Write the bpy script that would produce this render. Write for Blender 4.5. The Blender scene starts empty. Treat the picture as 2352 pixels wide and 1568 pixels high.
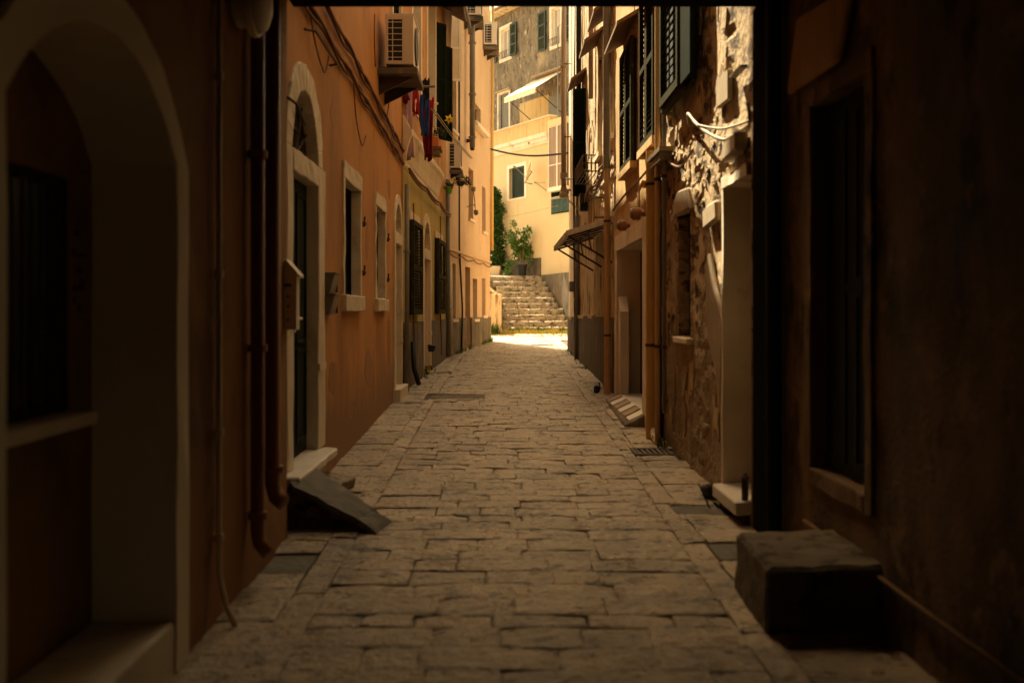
import bpy, bmesh, math, random
from mathutils import Vector, Matrix, noise
R = math.radians
random.seed(7)
SC = bpy.context.scene
COL = SC.collection
# ------------------------------------------------------------------ camera, world, sun
FPX, CX, HY, EYE = 2287.0, 1150.0, 715.0, 1.55      # survey constants: focal length and vanishing point of the street
SLOPE = 0.028
cam_d = bpy.data.cameras.new("camera")
cam = bpy.data.objects.new("camera", cam_d)
COL.objects.link(cam)
SC.camera = cam
cam.location = (0, 0, EYE)
cam.rotation_euler = (R(90), 0, 0)
cam_d.sensor_width = 36
cam_d.lens = 36 * FPX / 2352
cam_d.shift_x = (1176 - CX) / 2352
cam_d.shift_y = -(784 - HY) / 2352
cam_d.clip_start = 0.05
cam_d.clip_end = 500
cam_d.dof.use_dof = True
cam_d.dof.focus_distance = 15
cam_d.dof.aperture_fstop = 1.5

world = bpy.data.worlds.new("World")
SC.world = world
world.use_nodes = True
wn, wl = world.node_tree.nodes, world.node_tree.links
bg = wn["Background"]
sky = wn.new("ShaderNodeTexSky")
sky.sky_type = 'NISHITA'
sky.sun_disc = False
TO_SUN = Vector((-1.0, 2.1, 3.05)).normalized()
elev = math.asin(TO_SUN.z)
sky.sun_elevation = elev
sky.sun_rotation = math.atan2(TO_SUN.x, TO_SUN.y)
sky.dust_density = 3.0
tint = wn.new("ShaderNodeMix")
tint.data_type = 'RGBA'
tint.blend_type = 'MULTIPLY'
tint.inputs[0].default_value = 1.0
wl.new(sky.outputs[0], tint.inputs[6])
tint.inputs[7].default_value = (1.0, 0.77, 0.41, 1)   # the photograph's warm white balance
wl.new(tint.outputs[2], bg.inputs[0])
bg.inputs[1].default_value = 0.15
sun_d = bpy.data.lights.new("sun", 'SUN')
sun_d.energy = 5.0
sun_d.angle = R(0.5)
sun_d.color = (1.0, 0.87, 0.57)
sun = bpy.data.objects.new("sun", sun_d)
COL.objects.link(sun)
sun.rotation_euler = (-TO_SUN).to_track_quat('-Z', 'Y').to_euler()
SC.view_settings.view_transform = 'Standard'
SC.view_settings.look = 'None'
SC.view_settings.gamma = 1
SC.view_settings.use_curve_mapping = False
SC.view_settings.exposure = 2.0
SC.render.engine = 'CYCLES'
SC.cycles.max_bounces = 8
SC.cycles.diffuse_bounces = 6
SC.cycles.use_denoising = True
SC.cycles.sample_clamp_indirect = 6

# ------------------------------------------------------------------ materials
def material(name, c1, c2, sc=(1, 1, 1), ns=2.0, detail=6, rough=.85, stains=(), bump=.3, bs=30.0, bd=.01, metal=0, spec=.3,
             rand=0.0, lo=.3, hi=.7, seed=0.0, foot=None, rvar=0.0):
    m = bpy.data.materials.new(name)
    m.use_nodes = True
    nt = m.node_tree
    N, L = nt.nodes, nt.links
    b = N["Principled BSDF"]
    geo = N.new("ShaderNodeNewGeometry")
    def mapped(scale, off):
        mp = N.new("ShaderNodeMapping")
        mp.inputs['Scale'].default_value = scale
        mp.inputs['Location'].default_value = (off, off * 1.7, off * .6)
        L.new(geo.outputs['Position'], mp.inputs[0])
        return mp
    def noisetex(scale3, s, off, det=detail, ro=.6):
        mp = mapped(scale3, off)
        n = N.new("ShaderNodeTexNoise")
        n.inputs['Scale'].default_value = s
        n.inputs['Detail'].default_value = det
        n.inputs['Roughness'].default_value = ro
        L.new(mp.outputs[0], n.inputs['Vector'])
        return n
    def rng(src, a, c):
        r = N.new("ShaderNodeMapRange")
        r.inputs[1].default_value = a
        r.inputs[2].default_value = c
        L.new(src, r.inputs[0])
        return r.outputs[0]
    def mix(fac, a, c, mode='MIX'):
        x = N.new("ShaderNodeMix")
        x.data_type = 'RGBA'
        x.blend_type = mode
        if isinstance(fac, float): x.inputs[0].default_value = fac
        else: L.new(fac, x.inputs[0])
        if isinstance(a, tuple): x.inputs[6].default_value = (*a, 1)
        else: L.new(a, x.inputs[6])
        if isinstance(c, tuple): x.inputs[7].default_value = (*c, 1)
        else: L.new(c, x.inputs[7])
        return x.outputs[2]
    n0 = noisetex(sc, ns, 3.1 + seed)
    col = mix(rng(n0.outputs[0], lo, hi), c1, c2)
    for i, (c, a, z, s3, s) in enumerate(stains):
        n = noisetex(s3, s, 11.3 + 7 * i + seed, 8, .65)
        col = mix(rng(n.outputs[0], a, z), col, c)
    if foot:                              # darker colour climbing unevenly from the paving; on the rubble wall, damp stained render
        c, z0, z1 = foot
        n = noisetex((3, 3, 1.0), 1.6, 41 + seed, 8, .7)
        sx = N.new("ShaderNodeSeparateXYZ")
        L.new(geo.outputs['Position'], sx.inputs[0])
        ad = N.new("ShaderNodeMath"); ad.operation = 'MULTIPLY_ADD'
        L.new(n.outputs[0], ad.inputs[0]); ad.inputs[1].default_value = -1.6
        L.new(sx.outputs[2], ad.inputs[2])
        col = mix(rng(ad.outputs[0], z1 - .8, z0 - .8), col, c)
    if rand:
        oi = N.new("ShaderNodeObjectInfo")
        hs = N.new("ShaderNodeHueSaturation")
        mr = N.new("ShaderNodeMapRange")
        mr.inputs[3].default_value = 1 - rand
        mr.inputs[4].default_value = 1 + rand
        L.new(oi.outputs['Random'], mr.inputs[0])
        L.new(mr.outputs[0], hs.inputs['Value'])
        L.new(col, hs.inputs['Color'])
        col = hs.outputs[0]
    if isinstance(col, tuple): b.inputs['Base Color'].default_value = (*col, 1)
    else: L.new(col, b.inputs['Base Color'])
    b.inputs['Roughness'].default_value = rough
    if rvar:
        nr = noisetex((1, 1, 1), 7, 57.0 + seed, 5, .6)
        mrr = N.new("ShaderNodeMapRange")
        mrr.inputs[1].default_value = .35; mrr.inputs[2].default_value = .65
        mrr.inputs[3].default_value = rough - rvar; mrr.inputs[4].default_value = rough + rvar
        L.new(nr.outputs[0], mrr.inputs[0])
        L.new(mrr.outputs[0], b.inputs['Roughness'])
    b.inputs['Metallic'].default_value = metal
    b.inputs['Specular IOR Level'].default_value = spec
    if bump:
        nb = noisetex((1, 1, 1), bs, 23.0 + seed, 6, .65)
        bp = N.new("ShaderNodeBump")
        bp.inputs['Strength'].default_value = bump
        bp.inputs['Distance'].default_value = bd
        L.new(nb.outputs[0], bp.inputs['Height'])
        L.new(bp.outputs[0], b.inputs['Normal'])
    return m

V3 = (4, 4, .7)      # vertical run-off streaks
mt = {}
mt['orange'] = material('orange_plaster', (.52, .24, .07), (.42, .185, .052), (1, 1, .5), 1.6, stains=[((.25, .115, .045), .46, .74, (1.2, 1.2, .5), 1.1), ((.17, .085, .04), .60, .75, (1, 1, .6), 2.6), ((.50, .28, .13), .60, .8, (1, 1, .7), .8)], bs=45, bd=.012, foot=((.27, .14, .06), .6, 1.1))  # darker towards the foot of the wall
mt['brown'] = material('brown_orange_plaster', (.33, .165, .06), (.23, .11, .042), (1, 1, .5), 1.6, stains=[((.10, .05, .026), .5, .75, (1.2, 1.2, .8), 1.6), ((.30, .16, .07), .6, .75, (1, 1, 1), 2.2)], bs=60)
mt['ochre'] = material('ochre_plaster', (.50, .37, .105), (.40, .28, .075), (1, 1, .5), 1.8, stains=[((.25, .16, .07), .52, .75, V3, .8)], bs=60)
mt['peach'] = material('peach_plaster', (.57, .395, .245), (.50, .335, .20), (1, 1, .5), 1.4, stains=[((.42, .28, .17), .55, .8, V3, .8), ((.66, .46, .28), .55, .7, (1, 1, 1), .6)], bs=60)
mt['yellow'] = material('yellow_plaster', (.70, .555, .34), (.62, .48, .28), (1, 1, 1), .8, stains=[((.42, .29, .13), .56, .85, V3, .7), ((.66, .50, .28), .5, .7, (1, 1, 1), 1.1)], bs=60)
mt['parapet'] = material('streaked_yellow_plaster', (.62, .44, .21), (.50, .34, .15), (5, 5, .5), 1.2, stains=[((.20, .16, .09), .56, .72, (5, 5, .7), 1.5)], bs=40)
mt['grey_rend'] = material('weathered_grey_render', (.11, .085, .062), (.27, .21, .145), (2.0, 2.0, .9), 2.2, stains=[((.52, .42, .28), .58, .66, (3, 3, 1.2), 2.4), ((.045, .036, .028), .54, .64, (3, 3, 1.0), 3.2), ((.42, .32, .20), .60, .72, (1, 1, .6), .55)], bs=24, bd=.03, bump=.6)
mt['dado'] = material('grey_cement_dado', (.17, .13, .09), (.085, .065, .045), (1.5, 1.5, .8), 2.6, stains=[((.27, .21, .14), .56, .70, (2, 2, .8), 2.2), ((.04, .036, .022), .54, .68, (2, 2, .8), 1.8)], bs=30, bd=.02)
mt['tan'] = material('peeling_tan_plaster', (.70, .54, .34), (.58, .43, .26), (3.5, 3.5, .5), 1.6, stains=[((.20, .125, .07), .52, .60, (5, 5, .55), 1.6), ((.11, .07, .04), .58, .66, (7, 7, .8), 2.0)], bs=22, bd=.03, bump=.7)
mt['rubble'] = material('crumbling_rubble_wall', (.58, .42, .25), (.38, .25, .13), (1.2, 1.2, 2.2), 2.6, stains=[((.10, .06, .03), .51, .58, (1.2, 1.2, 2.2), 3.2), ((.54, .40, .26), .58, .64, (1, 1, .8), 1.3), ((.16, .10, .055), .60, .66, (3, 3, .6), 1.4)], bs=13, bd=.06, bump=1.0, foot=((.30, .21, .12), .9, 1.6))
mt['r2'] = material('brown_ochre_plaster', (.58, .37, .16), (.47, .28, .11), (1.5, 1.5, .5), 1.8, stains=[((.22, .115, .05), .52, .75, V3, 1.0), ((.66, .48, .28), .56, .72, V3, .8)], bs=40, bd=.015)
mt['white_rend'] = material('white_render', (.76, .66, .52), (.62, .52, .40), (2, 2, .6), 1.5, stains=[((.40, .30, .2), .6, .8, V3, 1.0)], bs=40)
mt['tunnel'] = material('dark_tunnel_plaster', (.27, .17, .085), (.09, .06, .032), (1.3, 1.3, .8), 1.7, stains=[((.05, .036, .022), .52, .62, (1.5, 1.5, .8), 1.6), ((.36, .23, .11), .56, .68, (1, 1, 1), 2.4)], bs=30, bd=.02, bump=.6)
mt['niche'] = material('pale_niche_render', (.80, .70, .52), (.74, .64, .47), (1, 1, .6), 2, bs=40)
mt['darkstone'] = material('dirty_dark_stone', (.17, .13, .085), (.08, .06, .04), (1, 1, 1), 5, stains=[((.035, .028, .02), .54, .62, (1, 1, 1), 9)], bump=1, bs=16, bd=.03)
mt['stone'] = material('cut_limestone', (.72, .62, .48), (.60, .50, .37), (1, 1, 1), 4, stains=[((.28, .21, .14), .6, .75, (1, 1, 1), 3)], bs=40, bd=.012)
mt['pale'] = material('painted_stone_surround', (.70, .56, .40), (.60, .47, .33), (1, 1, .6), 3, stains=[((.33, .24, .16), .6, .8, V3, 1.6)], bs=50)
mt['cornice'] = material('white_stucco_cornice', (.78, .70, .58), (.66, .57, .45), (1, 1, 1), 3, stains=[((.16, .12, .08), .60, .72, (2, 2, 1), 2.5)], bs=40)
mt['pave'] = material('worn_limestone_paving', (.44, .335, .215), (.30, .225, .145), (1, 1, 1), 3.4, rough=.36, rvar=.14, spec=.8, rand=.16, stains=[((.17, .13, .085), .50, .70, (1, 1, 1), 1.5), ((.085, .066, .045), .56, .63, (1, 1, 1), 6.5), ((.055, .042, .028), .60, .66, (1, 1, 1), 17), ((.52, .42, .32), .60, .70, (1, 1, 1), 16)], bump=1.0, bs=19, bd=.04)
mt['joint'] = material('dark_joint_dirt', (.06, .045, .03), (.09, .07, .045), (1, 1, 1), 8, bs=60)
mt['earth'] = material('plaza_ground', (.42, .34, .24), (.30, .24, .16), (1, 1, 1), 1.5, stains=[((.16, .15, .06), .56, .7, (1, 1, 1), 2.0)], bs=20, bd=.02)
mt['step'] = material('mossy_step_stone', (.40, .33, .24), (.28, .225, .16), (1, 1, 1), 5, rand=.14, stains=[((.085, .066, .042), .52, .62, (1, 1, 1.6), 7), ((.05, .04, .026), .58, .66, (1, 1, 1), 3), ((.12, .13, .05), .60, .70, (1, 1, 1), 2.2)], bump=1, bs=14, bd=.05)
mt['green'] = material('dark_green_paint', (.006, .009, .004), (.011, .014, .007), (1, 1, 1), 5, rough=.9, spec=.03, bump=.1)
mt['green2'] = material('faded_green_paint', (.026, .023, .009), (.05, .043, .018), (1, 1, 1), 6, rough=.9, spec=.03, bump=.1, stains=[((.15, .14, .09), .6, .75, (1, 1, 1), 9)])
mt['teal'] = material('deep_green_paint', (.008, .022, .013), (.013, .031, .019), (1, 1, 1), 5, rough=.5, bump=.1)
mt['dark'] = material('dark_interior', (.012, .011, .01), (.02, .018, .014), rough=.9, bump=0)
mt['door'] = material('black_green_door', (.012, .018, .014), (.022, .028, .02), (1, 1, .3), 6, rough=.75, spec=.12, bump=.1)
mt['wood'] = material('grey_weathered_wood', (.38, .31, .23), (.24, .19, .13), (6, 6, .6), 4, bs=40)
mt['palewood'] = material('bleached_grey_board', (.66, .58, .46), (.50, .43, .33), (6, 6, .6), 4, bs=40)
mt['brownwood'] = material('brown_wood', (.20, .11, .05), (.13, .07, .03), (6, 6, .6), 4, bs=40)
mt['iron'] = material('rusty_black_iron', (.035, .026, .02), (.09, .045, .022), (1, 1, 1), 12, rough=.6, bump=.3, metal=.2)
mt['steel'] = material('grey_painted_metal', (.20, .18, .145), (.15, .13, .10), (1, 1, 1), 6, rough=.45, bump=.1)
mt['flue'] = material('warm_grey_flue_pipe', (.36, .26, .17), (.29, .20, .13), (1, 1, .4), 4, rough=.5, bump=.1)
mt['pipe_brown'] = material('brown_orange_painted_pipe', (.27, .12, .05), (.21, .09, .038), (1, 1, .4), 4, rough=.5, bump=.1)
mt['pipe_ochre'] = material('yellow_ochre_painted_pipe', (.58, .35, .10), (.46, .27, .08), (1, 1, .4), 4, rough=.5, bump=.15)
mt['pipe_white'] = material('off_white_plastic_pipe', (.80, .70, .55), (.70, .60, .46), (1, 1, .4), 4, rough=.5, bump=.05)
mt['pvc'] = material('beige_insulation_tube', (.26, .20, .13), (.18, .14, .09), (1, 1, 1), 12, rough=.6, bump=.4)
mt['cable'] = material('brown_painted_cable', (.20, .09, .035), (.12, .055, .025), (1, 1, 1), 9, bump=.2)
mt['blackpaint'] = material('black_painted_plaster', (.010, .009, .007), (.016, .014, .010), rough=.95, spec=.0, bump=.2)
mt['black'] = material('black_rubber', (.012, .012, .012), (.02, .02, .02), rough=.5, bump=0)
mt['ac'] = material('beige_ac_housing', (.66, .56, .44), (.60, .50, .38), (1, 1, .5), 2, rough=.45, bump=.03, stains=[((.38, .27, .17), .62, .85, V3, 2)])
mt['white'] = material('white_paint', (.78, .72, .62), (.72, .65, .54), (1, 1, 1), 4, rough=.5, bump=.05)
mt['glass'] = material('dark_window_glass', (.012, .013, .012), (.02, .02, .018), rough=.25, bump=0, spec=.3)
mt['brownglass'] = material('brown_window_glass', (.20, .12, .075), (.30, .19, .12), (6, 6, .4), 1.2, rough=.3, bump=0)
mt['curtain'] = material('grey_curtain_behind_glass', (.34, .29, .25), (.46, .39, .32), (14, 14, .3), 1.5, rough=.35, bump=0)
mt['awning'] = material('cream_awning_canvas', (.80, .70, .54), (.72, .62, .46), (1, 1, 1), 3, bump=.1)
mt['tile'] = material('clay_roof_tile', (.42, .30, .2), (.28, .19, .12), (1, 1, 1), 5, bs=30, rand=.2)
mt['terracotta'] = material('terracotta', (.50, .15, .04), (.42, .12, .03), (1, 1, 1), 6, bump=.1)
mt['limepot'] = material('lime_green_plastic', (.12, .36, .04), (.10, .30, .03), bump=0, rough=.4)
mt['leaf'] = material('leaf_green', (.035, .085, .010), (.085, .15, .022), (1, 1, 1), 9, rough=.75, spec=.15, bump=0)
mt['leafdark'] = material('dark_ivy_leaf', (.014, .042, .007), (.045, .09, .014), (1, 1, 1), 5, rough=.75, spec=.15, bump=0)
mt['straw'] = material('dry_yellow_grass', (.48, .36, .08), (.30, .26, .06), (1, 1, 1), 9, bump=0)
mt['bark'] = material('grey_brown_bark', (.20, .15, .10), (.12, .09, .06), (3, 3, 1), 8)
mt['pinkf'] = material('pink_flower_petal', (.62, .14, .20), (.70, .30, .30), (1, 1, 1), 20, bump=0)
mt['yellowf'] = material('yellow_plastic_petal', (.85, .60, .05), (.80, .50, .04), bump=0, rough=.4)
mt['orangef'] = material('orange_berry', (.70, .20, .03), (.6, .14, .02), bump=0)
def cloth(n, a, b_): return material(n, a, b_, (1, 1, 1), 6, rough=.9, bump=.3, bs=80)
mt['red'] = cloth('red_cotton', (.50, .02, .03), (.38, .012, .02))
mt['maroon'] = cloth('maroon_cotton', (.20, .012, .018), (.14, .01, .012))
mt['blue'] = cloth('blue_denim', (.035, .09, .30), (.02, .055, .20))
mt['pink'] = cloth('lilac_cotton', (.52, .33, .36), (.42, .26, .30))
mt['blackc'] = cloth('black_cotton', (.02, .015, .015), (.03, .02, .02))
mt['tealcloth'] = cloth('blue_green_tarpaulin', (.03, .062, .058), (.06, .105, .095))
mt['slate'] = material('grey_slate_slab', (.15, .135, .11), (.085, .075, .06), (1, 1, 1), 7, rough=.75, bump=.8, bs=20, bd=.03, spec=.2)
mt['marble'] = material('pale_marble_slab', (.68, .62, .54), (.56, .50, .43), (1, 1, 1), 3, rough=.4, bump=.1)
mt['plaque'] = material('pale_cement_plaque', (.40, .30, .19), (.30, .22, .14), (1, 1, 1), 8, bs=50)
mt['graffiti'] = material('black_spray_paint', (.015, .012, .01), (.02, .015, .012), rough=.5, bump=0)

# ------------------------------------------------------------------ helpers
def gz(y): return SLOPE * y

class Fac:
    """A vertical wall plane: u along it, v outwards from it, z up."""
    def __init__(s, p0, p1, side):
        s.p0 = Vector(p0)
        d = Vector(p1) - s.p0
        s.L = d.length
        s.d = d / s.L
        s.n = Vector((s.d.y, -s.d.x)) * side
    def p(s, u, v, z):
        q = s.p0 + s.d * u + s.n * v
        return Vector((q.x, q.y, z))
    def uy(s, y): return (y - s.p0.y) / s.d.y
    def u(s, px, v=0):
        k = (px - CX) / FPX
        b = s.p0 + s.n * v
        return (k * b.y - b.x) / (s.d.x - k * s.d.y)
    def z(s, px, py, v=0):
        return EYE + (HY - py) / FPX * s.p(s.u(px, v), v, 0).y
class XFac(Fac):
    pass

class MB:
    def __init__(s): s.v = []; s.f = []
    def add(s, pts, faces):
        n = len(s.v)
        s.v += [Vector(p) for p in pts]
        s.f += [tuple(n + i for i in f) for f in faces]
        return s
    def hexa(s, p):
        return s.add(p, [(0, 1, 2, 3), (4, 7, 6, 5), (0, 4, 5, 1), (1, 5, 6, 2), (2, 6, 7, 3), (3, 7, 4, 0)])
    def box(s, F, u0, u1, v0, v1, z0, z1):
        q = F.p
        return s.hexa([q(u0, v0, z0), q(u1, v0, z0), q(u1, v1, z0), q(u0, v1, z0), q(u0, v0, z1), q(u1, v0, z1), q(u1, v1, z1), q(u0, v1, z1)])
    def wbox(s, x0, x1, y0, y1, z0, z1):
        return s.hexa([(x0, y0, z0), (x1, y0, z0), (x1, y1, z0), (x0, y1, z0), (x0, y0, z1), (x1, y0, z1), (x1, y1, z1), (x0, y1, z1)])
    def rbox(s, c, sx, sy, sz, jit=.0, rz=0.0):
        pts = []
        for dz in (-.5, .5):
            for dx, dy in ((-.5, -.5), (.5, -.5), (.5, .5), (-.5, .5)):
                x, y = dx * sx, dy * sy
                pts.append((c[0] + x * math.cos(rz) - y * math.sin(rz) + random.uniform(-jit, jit), c[1] + x * math.sin(rz) + y * math.cos(rz) + random.uniform(-jit, jit), c[2] + dz * sz + random.uniform(-jit, jit)))
        return s.hexa(pts)
    def prism(s, F, poly, v0, v1):
        """poly: list of (u, z), extruded from v0 to v1"""
        n = len(poly)
        pts = [F.p(u, v0, z) for u, z in poly] + [F.p(u, v1, z) for u, z in poly]
        faces = [tuple(range(n)), tuple(range(2 * n - 1, n - 1, -1))]
        faces += [(i, (i + 1) % n, n + (i + 1) % n, n + i) for i in range(n)]
        return s.add(pts, faces)
    def tube(s, pts, r, n=8, cap=True):
        pts = [Vector(p) for p in pts]
        base = len(s.v)
        up = None
        rr = r if isinstance(r, (list, tuple)) else [r] * len(pts)
        for i, p in enumerate(pts):
            t = (pts[min(i + 1, len(pts) - 1)] - pts[max(i - 1, 0)]).normalized()
            if up is None:
                up = t.orthogonal().normalized()
            a = (up - t * up.dot(t))
            a = a.normalized() if a.length > 1e-5 else t.orthogonal().normalized()
            up = a
            b = t.cross(a)
            for k in range(n):
                th = 2 * math.pi * k / n
                s.v.append(p + (a * math.cos(th) + b * math.sin(th)) * rr[i])
        for i in range(len(pts) - 1):
            for k in range(n):
                k2 = (k + 1) % n
                s.f.append((base + i * n + k, base + i * n + k2, base + (i + 1) * n + k2, base + (i + 1) * n + k))
        if cap:
            s.f.append(tuple(base + k for k in range(n))[::-1])
            s.f.append(tuple(base + (len(pts) - 1) * n + k for k in range(n)))
        return s
    def lathe(s, c, prof, n=16, axis=(0, 0, 1)):
        ax = Vector(axis).normalized()
        a = ax.orthogonal().normalized()
        b = ax.cross(a)
        base = len(s.v)
        c = Vector(c)
        for r, h in prof:
            for k in range(n):
                th = 2 * math.pi * k / n
                s.v.append(c + ax * h + (a * math.cos(th) + b * math.sin(th)) * r)
        for i in range(len(prof) - 1):
            for k in range(n):
                k2 = (k + 1) % n
                s.f.append((base + i * n + k, base + i * n + k2, base + (i + 1) * n + k2, base + (i + 1) * n + k))
        s.f.append(tuple(base + k for k in range(n))[::-1])
        s.f.append(tuple(base + (len(prof) - 1) * n + k for k in range(n)))
        return s
    def leaf(s, c, size, bend=.3):
        d = Vector((random.gauss(0, 1), random.gauss(0, 1), random.gauss(0, .7))).normalized()
        w = d.cross(Vector((random.gauss(0, 1), random.gauss(0, 1), random.gauss(0, 1)))).normalized()
        nn = d.cross(w)
        c = Vector(c)
        p = [c - d * size * .5, c + w * size * .33 + nn * size * .08, c + d * size * .5 + nn * size * bend * .3, c - w * size * .33 + nn * size * .08]
        return s.add(p, [(0, 1, 2), (0, 2, 3)])
    def build(s, name, m, parent=None, smooth=False, bevel=0.0, weld=False, jag=0.0):
        org = parent['_o'] if parent is not None and '_o' in parent else (0, 0, 0)
        o3 = Vector(org)
        me = bpy.data.meshes.new(name)
        me.from_pydata([v - o3 for v in s.v], [], s.f)
        bm = bmesh.new()
        bm.from_mesh(me)
        if weld: bmesh.ops.remove_doubles(bm, verts=bm.verts, dist=1e-4)
        bmesh.ops.recalc_face_normals(bm, faces=bm.faces)
        if bevel:
            bmesh.ops.bevel(bm, geom=list(bm.edges), offset=bevel, segments=1, affect='EDGES', clamp_overlap=True)
        if jag:
            for _ in range(3):
                lg = [e for e in bm.edges if e.calc_length() > .11]
                if not lg: break
                bmesh.ops.subdivide_edges(bm, edges=lg, cuts=1, use_grid_fill=True)
            for v in bm.verts:
                q = v.co + o3
                v.co += Vector((noise.noise(q * 9), noise.noise(q * 9 + Vector((5, 0, 0))), noise.noise(q * 9 + Vector((0, 9, 0))))) * jag
        bm.to_mesh(me)
        bm.free()
        me.materials.append(mt[m])
        if smooth:
            for p in me.polygons: p.use_smooth = True
        o = bpy.data.objects.new(name, me)
        COL.objects.link(o)
        if parent is not None:
            o.parent = parent
            o['_o'] = tuple(org)
        return o

def tag(o, label=None, cat=None, group=None, kind=None):
    if label: o['label'] = label
    if cat: o['category'] = cat
    if group: o['group'] = group
    if kind: o['kind'] = kind
    return o
def thing(name, loc, label, cat, group=None):
    o = bpy.data.objects.new(name, None)
    COL.objects.link(o)
    o.location = loc
    o.empty_display_size = .1
    o['_o'] = tuple(loc)
    return tag(o, label, cat, group)
def kids(o): return [c for c in COL.objects if c.parent == o]
def dup(root, shift, label, mats=None):
    r = root.copy()
    COL.objects.link(r)
    r.location = Vector(root.location) + Vector(shift)
    r['label'] = label
    for c in kids(root):
        k = c.copy(); COL.objects.link(k); k.parent = r
        for g in kids(c):
            q = g.copy(); COL.objects.link(q); q.parent = k
    return r

def wall(mb, F, u0, u1, zb, zt, holes, du=None, dz=None, disp=None, depth=.14):
    """front sheet of a facade with openings; holes: (u0, u1, bottom, top or top(u)); reveals go back by depth"""
    us = {u0, u1}
    for h in holes:
        us |= {h[0], h[1]}
        if callable(h[3]):
            us |= {h[0] + (h[1] - h[0]) * k / 16 for k in range(17)}
    if du:
        n = int((u1 - u0) / du)
        us |= {u0 + (u1 - u0) * k / n for k in range(n + 1)}
    us = sorted(us)
    us = [a for i, a in enumerate(us) if i == 0 or a - us[i - 1] > 1e-4]
    top = lambda h, u: h[3](u) if callable(h[3]) else h[3]
    P = lambda u, z: F.p(u, disp(u, z) if disp else 0, z)
    def quad(ul, ur, a, b, c, d):
        n = max(1, int(max(c - a, d - b) / dz)) if dz else 1
        for k in range(n):
            t0, t1 = k / n, (k + 1) / n
            mb.add([P(ul, a + (c - a) * t0), P(ur, b + (d - b) * t0), P(ur, b + (d - b) * t1), P(ul, a + (c - a) * t1)], [(0, 1, 2, 3)])
    for ul, ur in zip(us, us[1:]):
        um = (ul + ur) / 2
        cov = sorted([h for h in holes if h[0] < um < h[1]], key=lambda h: h[2])
        a = b = zb
        for h in cov:
            if h[2] > min(a, b): quad(ul, ur, a, b, h[2], h[2])
            a, b = top(h, ul), top(h, ur)
            mb.add([P(ul, a), P(ur, b), F.p(ur, -depth, b), F.p(ul, -depth, a)], [(0, 1, 2, 3)])
            mb.add([P(ul, h[2]), P(ur, h[2]), F.p(ur, -depth, h[2]), F.p(ul, -depth, h[2])], [(0, 1, 2, 3)])
        quad(ul, ur, a, b, zt, zt)
    for h in holes:
        for uu in (h[0], h[1]):
            mb.add([P(uu, h[2]), P(uu, top(h, uu)), F.p(uu, -depth, top(h, uu)), F.p(uu, -depth, h[2])], [(0, 1, 2, 3)])

def body(mb, F, u0, u1, zb, zt, back=5.0, gap=.55):
    mb.box(F, u0, u1, -back, -gap, zb, zt)                        # the mass of the house behind its facade
    mb.box(F, u0, u1, -gap + .002, -.02, zt - .2, zt - .002)      # closed on top
    mb.box(F, u0, u0 + .1, -gap + .002, -.15, zb, zt - .21)
    mb.box(F, u1 - .1, u1, -gap + .002, -.15, zb, zt - .21)

def ring(mb, F, u0, u1, z0, z1, w, v0, v1, wt=None, wb=0.0, wl_=None, wr=None):
    wt = w if wt is None else wt
    a = w if wl_ is None else wl_
    b = w if wr is None else wr
    mb.box(F, u0 - a, u0, v0, v1, z0 - wb, z1)
    mb.box(F, u1, u1 + b, v0, v1, z0 - wb, z1)
    mb.box(F, u0 - a, u1 + b, v0, v1 + .001, z1 + .001, z1 + wt)
    if wb: mb.box(F, u0 + .001, u1 - .001, v0, v1, z0 - wb, z0)

def archring(mb, F, uc, zs, ri, ro, v0, v1, n=14, rise=1.0):
    for k in range(n):
        a0, a1 = math.pi * k / n, math.pi * (k + 1) / n
        g = .001
        pl = [(uc + r * math.cos(a), zs + r * rise * math.sin(a)) for r, a in ((ri, a0 + g), (ro, a0 + g), (ro, a1 - g), (ri, a1 - g))]
        mb.prism(F, pl, v0, v1)

def arc(uc, r, zs, rise=1.0):
    return lambda u: zs + rise * math.sqrt(max(0, r * r - (u - uc) ** 2))

def shutter(F, u0, u1, z0, z1, v, m, parent, n=18, single=False, t=.035, panels=1, name='shutter', sw=.05, fill=.5):
    """louvred shutter leaf standing in the plane F at offset v"""
    mb = MB()
    mb.box(F, u0, u0 + sw, v, v + t, z0, z1)
    mb.box(F, u1 - sw, u1, v, v + t, z0, z1)
    gaps = []
    ph = (z1 - z0 - sw * (panels + 1)) / panels
    for k in range(panels + 1):
        zz = z0 + k * (ph + sw)
        mb.box(F, u0 + sw + .001, u1 - sw - .001, v + .001, v + t - .001, zz, zz + sw)
        if k < panels: gaps.append((zz + sw, zz + sw + ph))
    o = mb.build(name, m, parent)
    hs = F.n
    base = MB() if not single else None
    me = None
    for (a, b) in gaps:
        nn = max(2, int(n / panels))
        for k in range(nn):
            zc = a + (b - a) * (k + .5) / nn
            h = (b - a) / nn * fill
            def slat(dst, uc0, uc1, zc_, v_):
                q = F.p
                dst.hexa([q(uc0, v_, zc_ + h), q(uc1, v_, zc_ + h), q(uc1, v_ + .006, zc_ + h + .003), q(uc0, v_ + .006, zc_ + h + .003),
                          q(uc0, v_ + t * .9, zc_ - h), q(uc1, v_ + t * .9, zc_ - h), q(uc1, v_ + t * .9 + .004, zc_ - h + .006), q(uc0, v_ + t * .9 + .004, zc_ - h + .006)])
            if single:
                if me is None:
                    sm = MB(); slat(sm, u0 + sw, u1 - sw, zc, v + .002)
                    s0 = sm.build('slat', m, o); me = s0; z00 = zc
                else:
                    c = me.copy(); COL.objects.link(c); c.parent = o; c.location = (0, 0, zc - z00)
            else:
                slat(base, u0 + sw, u1 - sw, zc, v + .002)
    if not single:
        tag(base.build('slats', m, o), kind='stuff')
    return o

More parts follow.
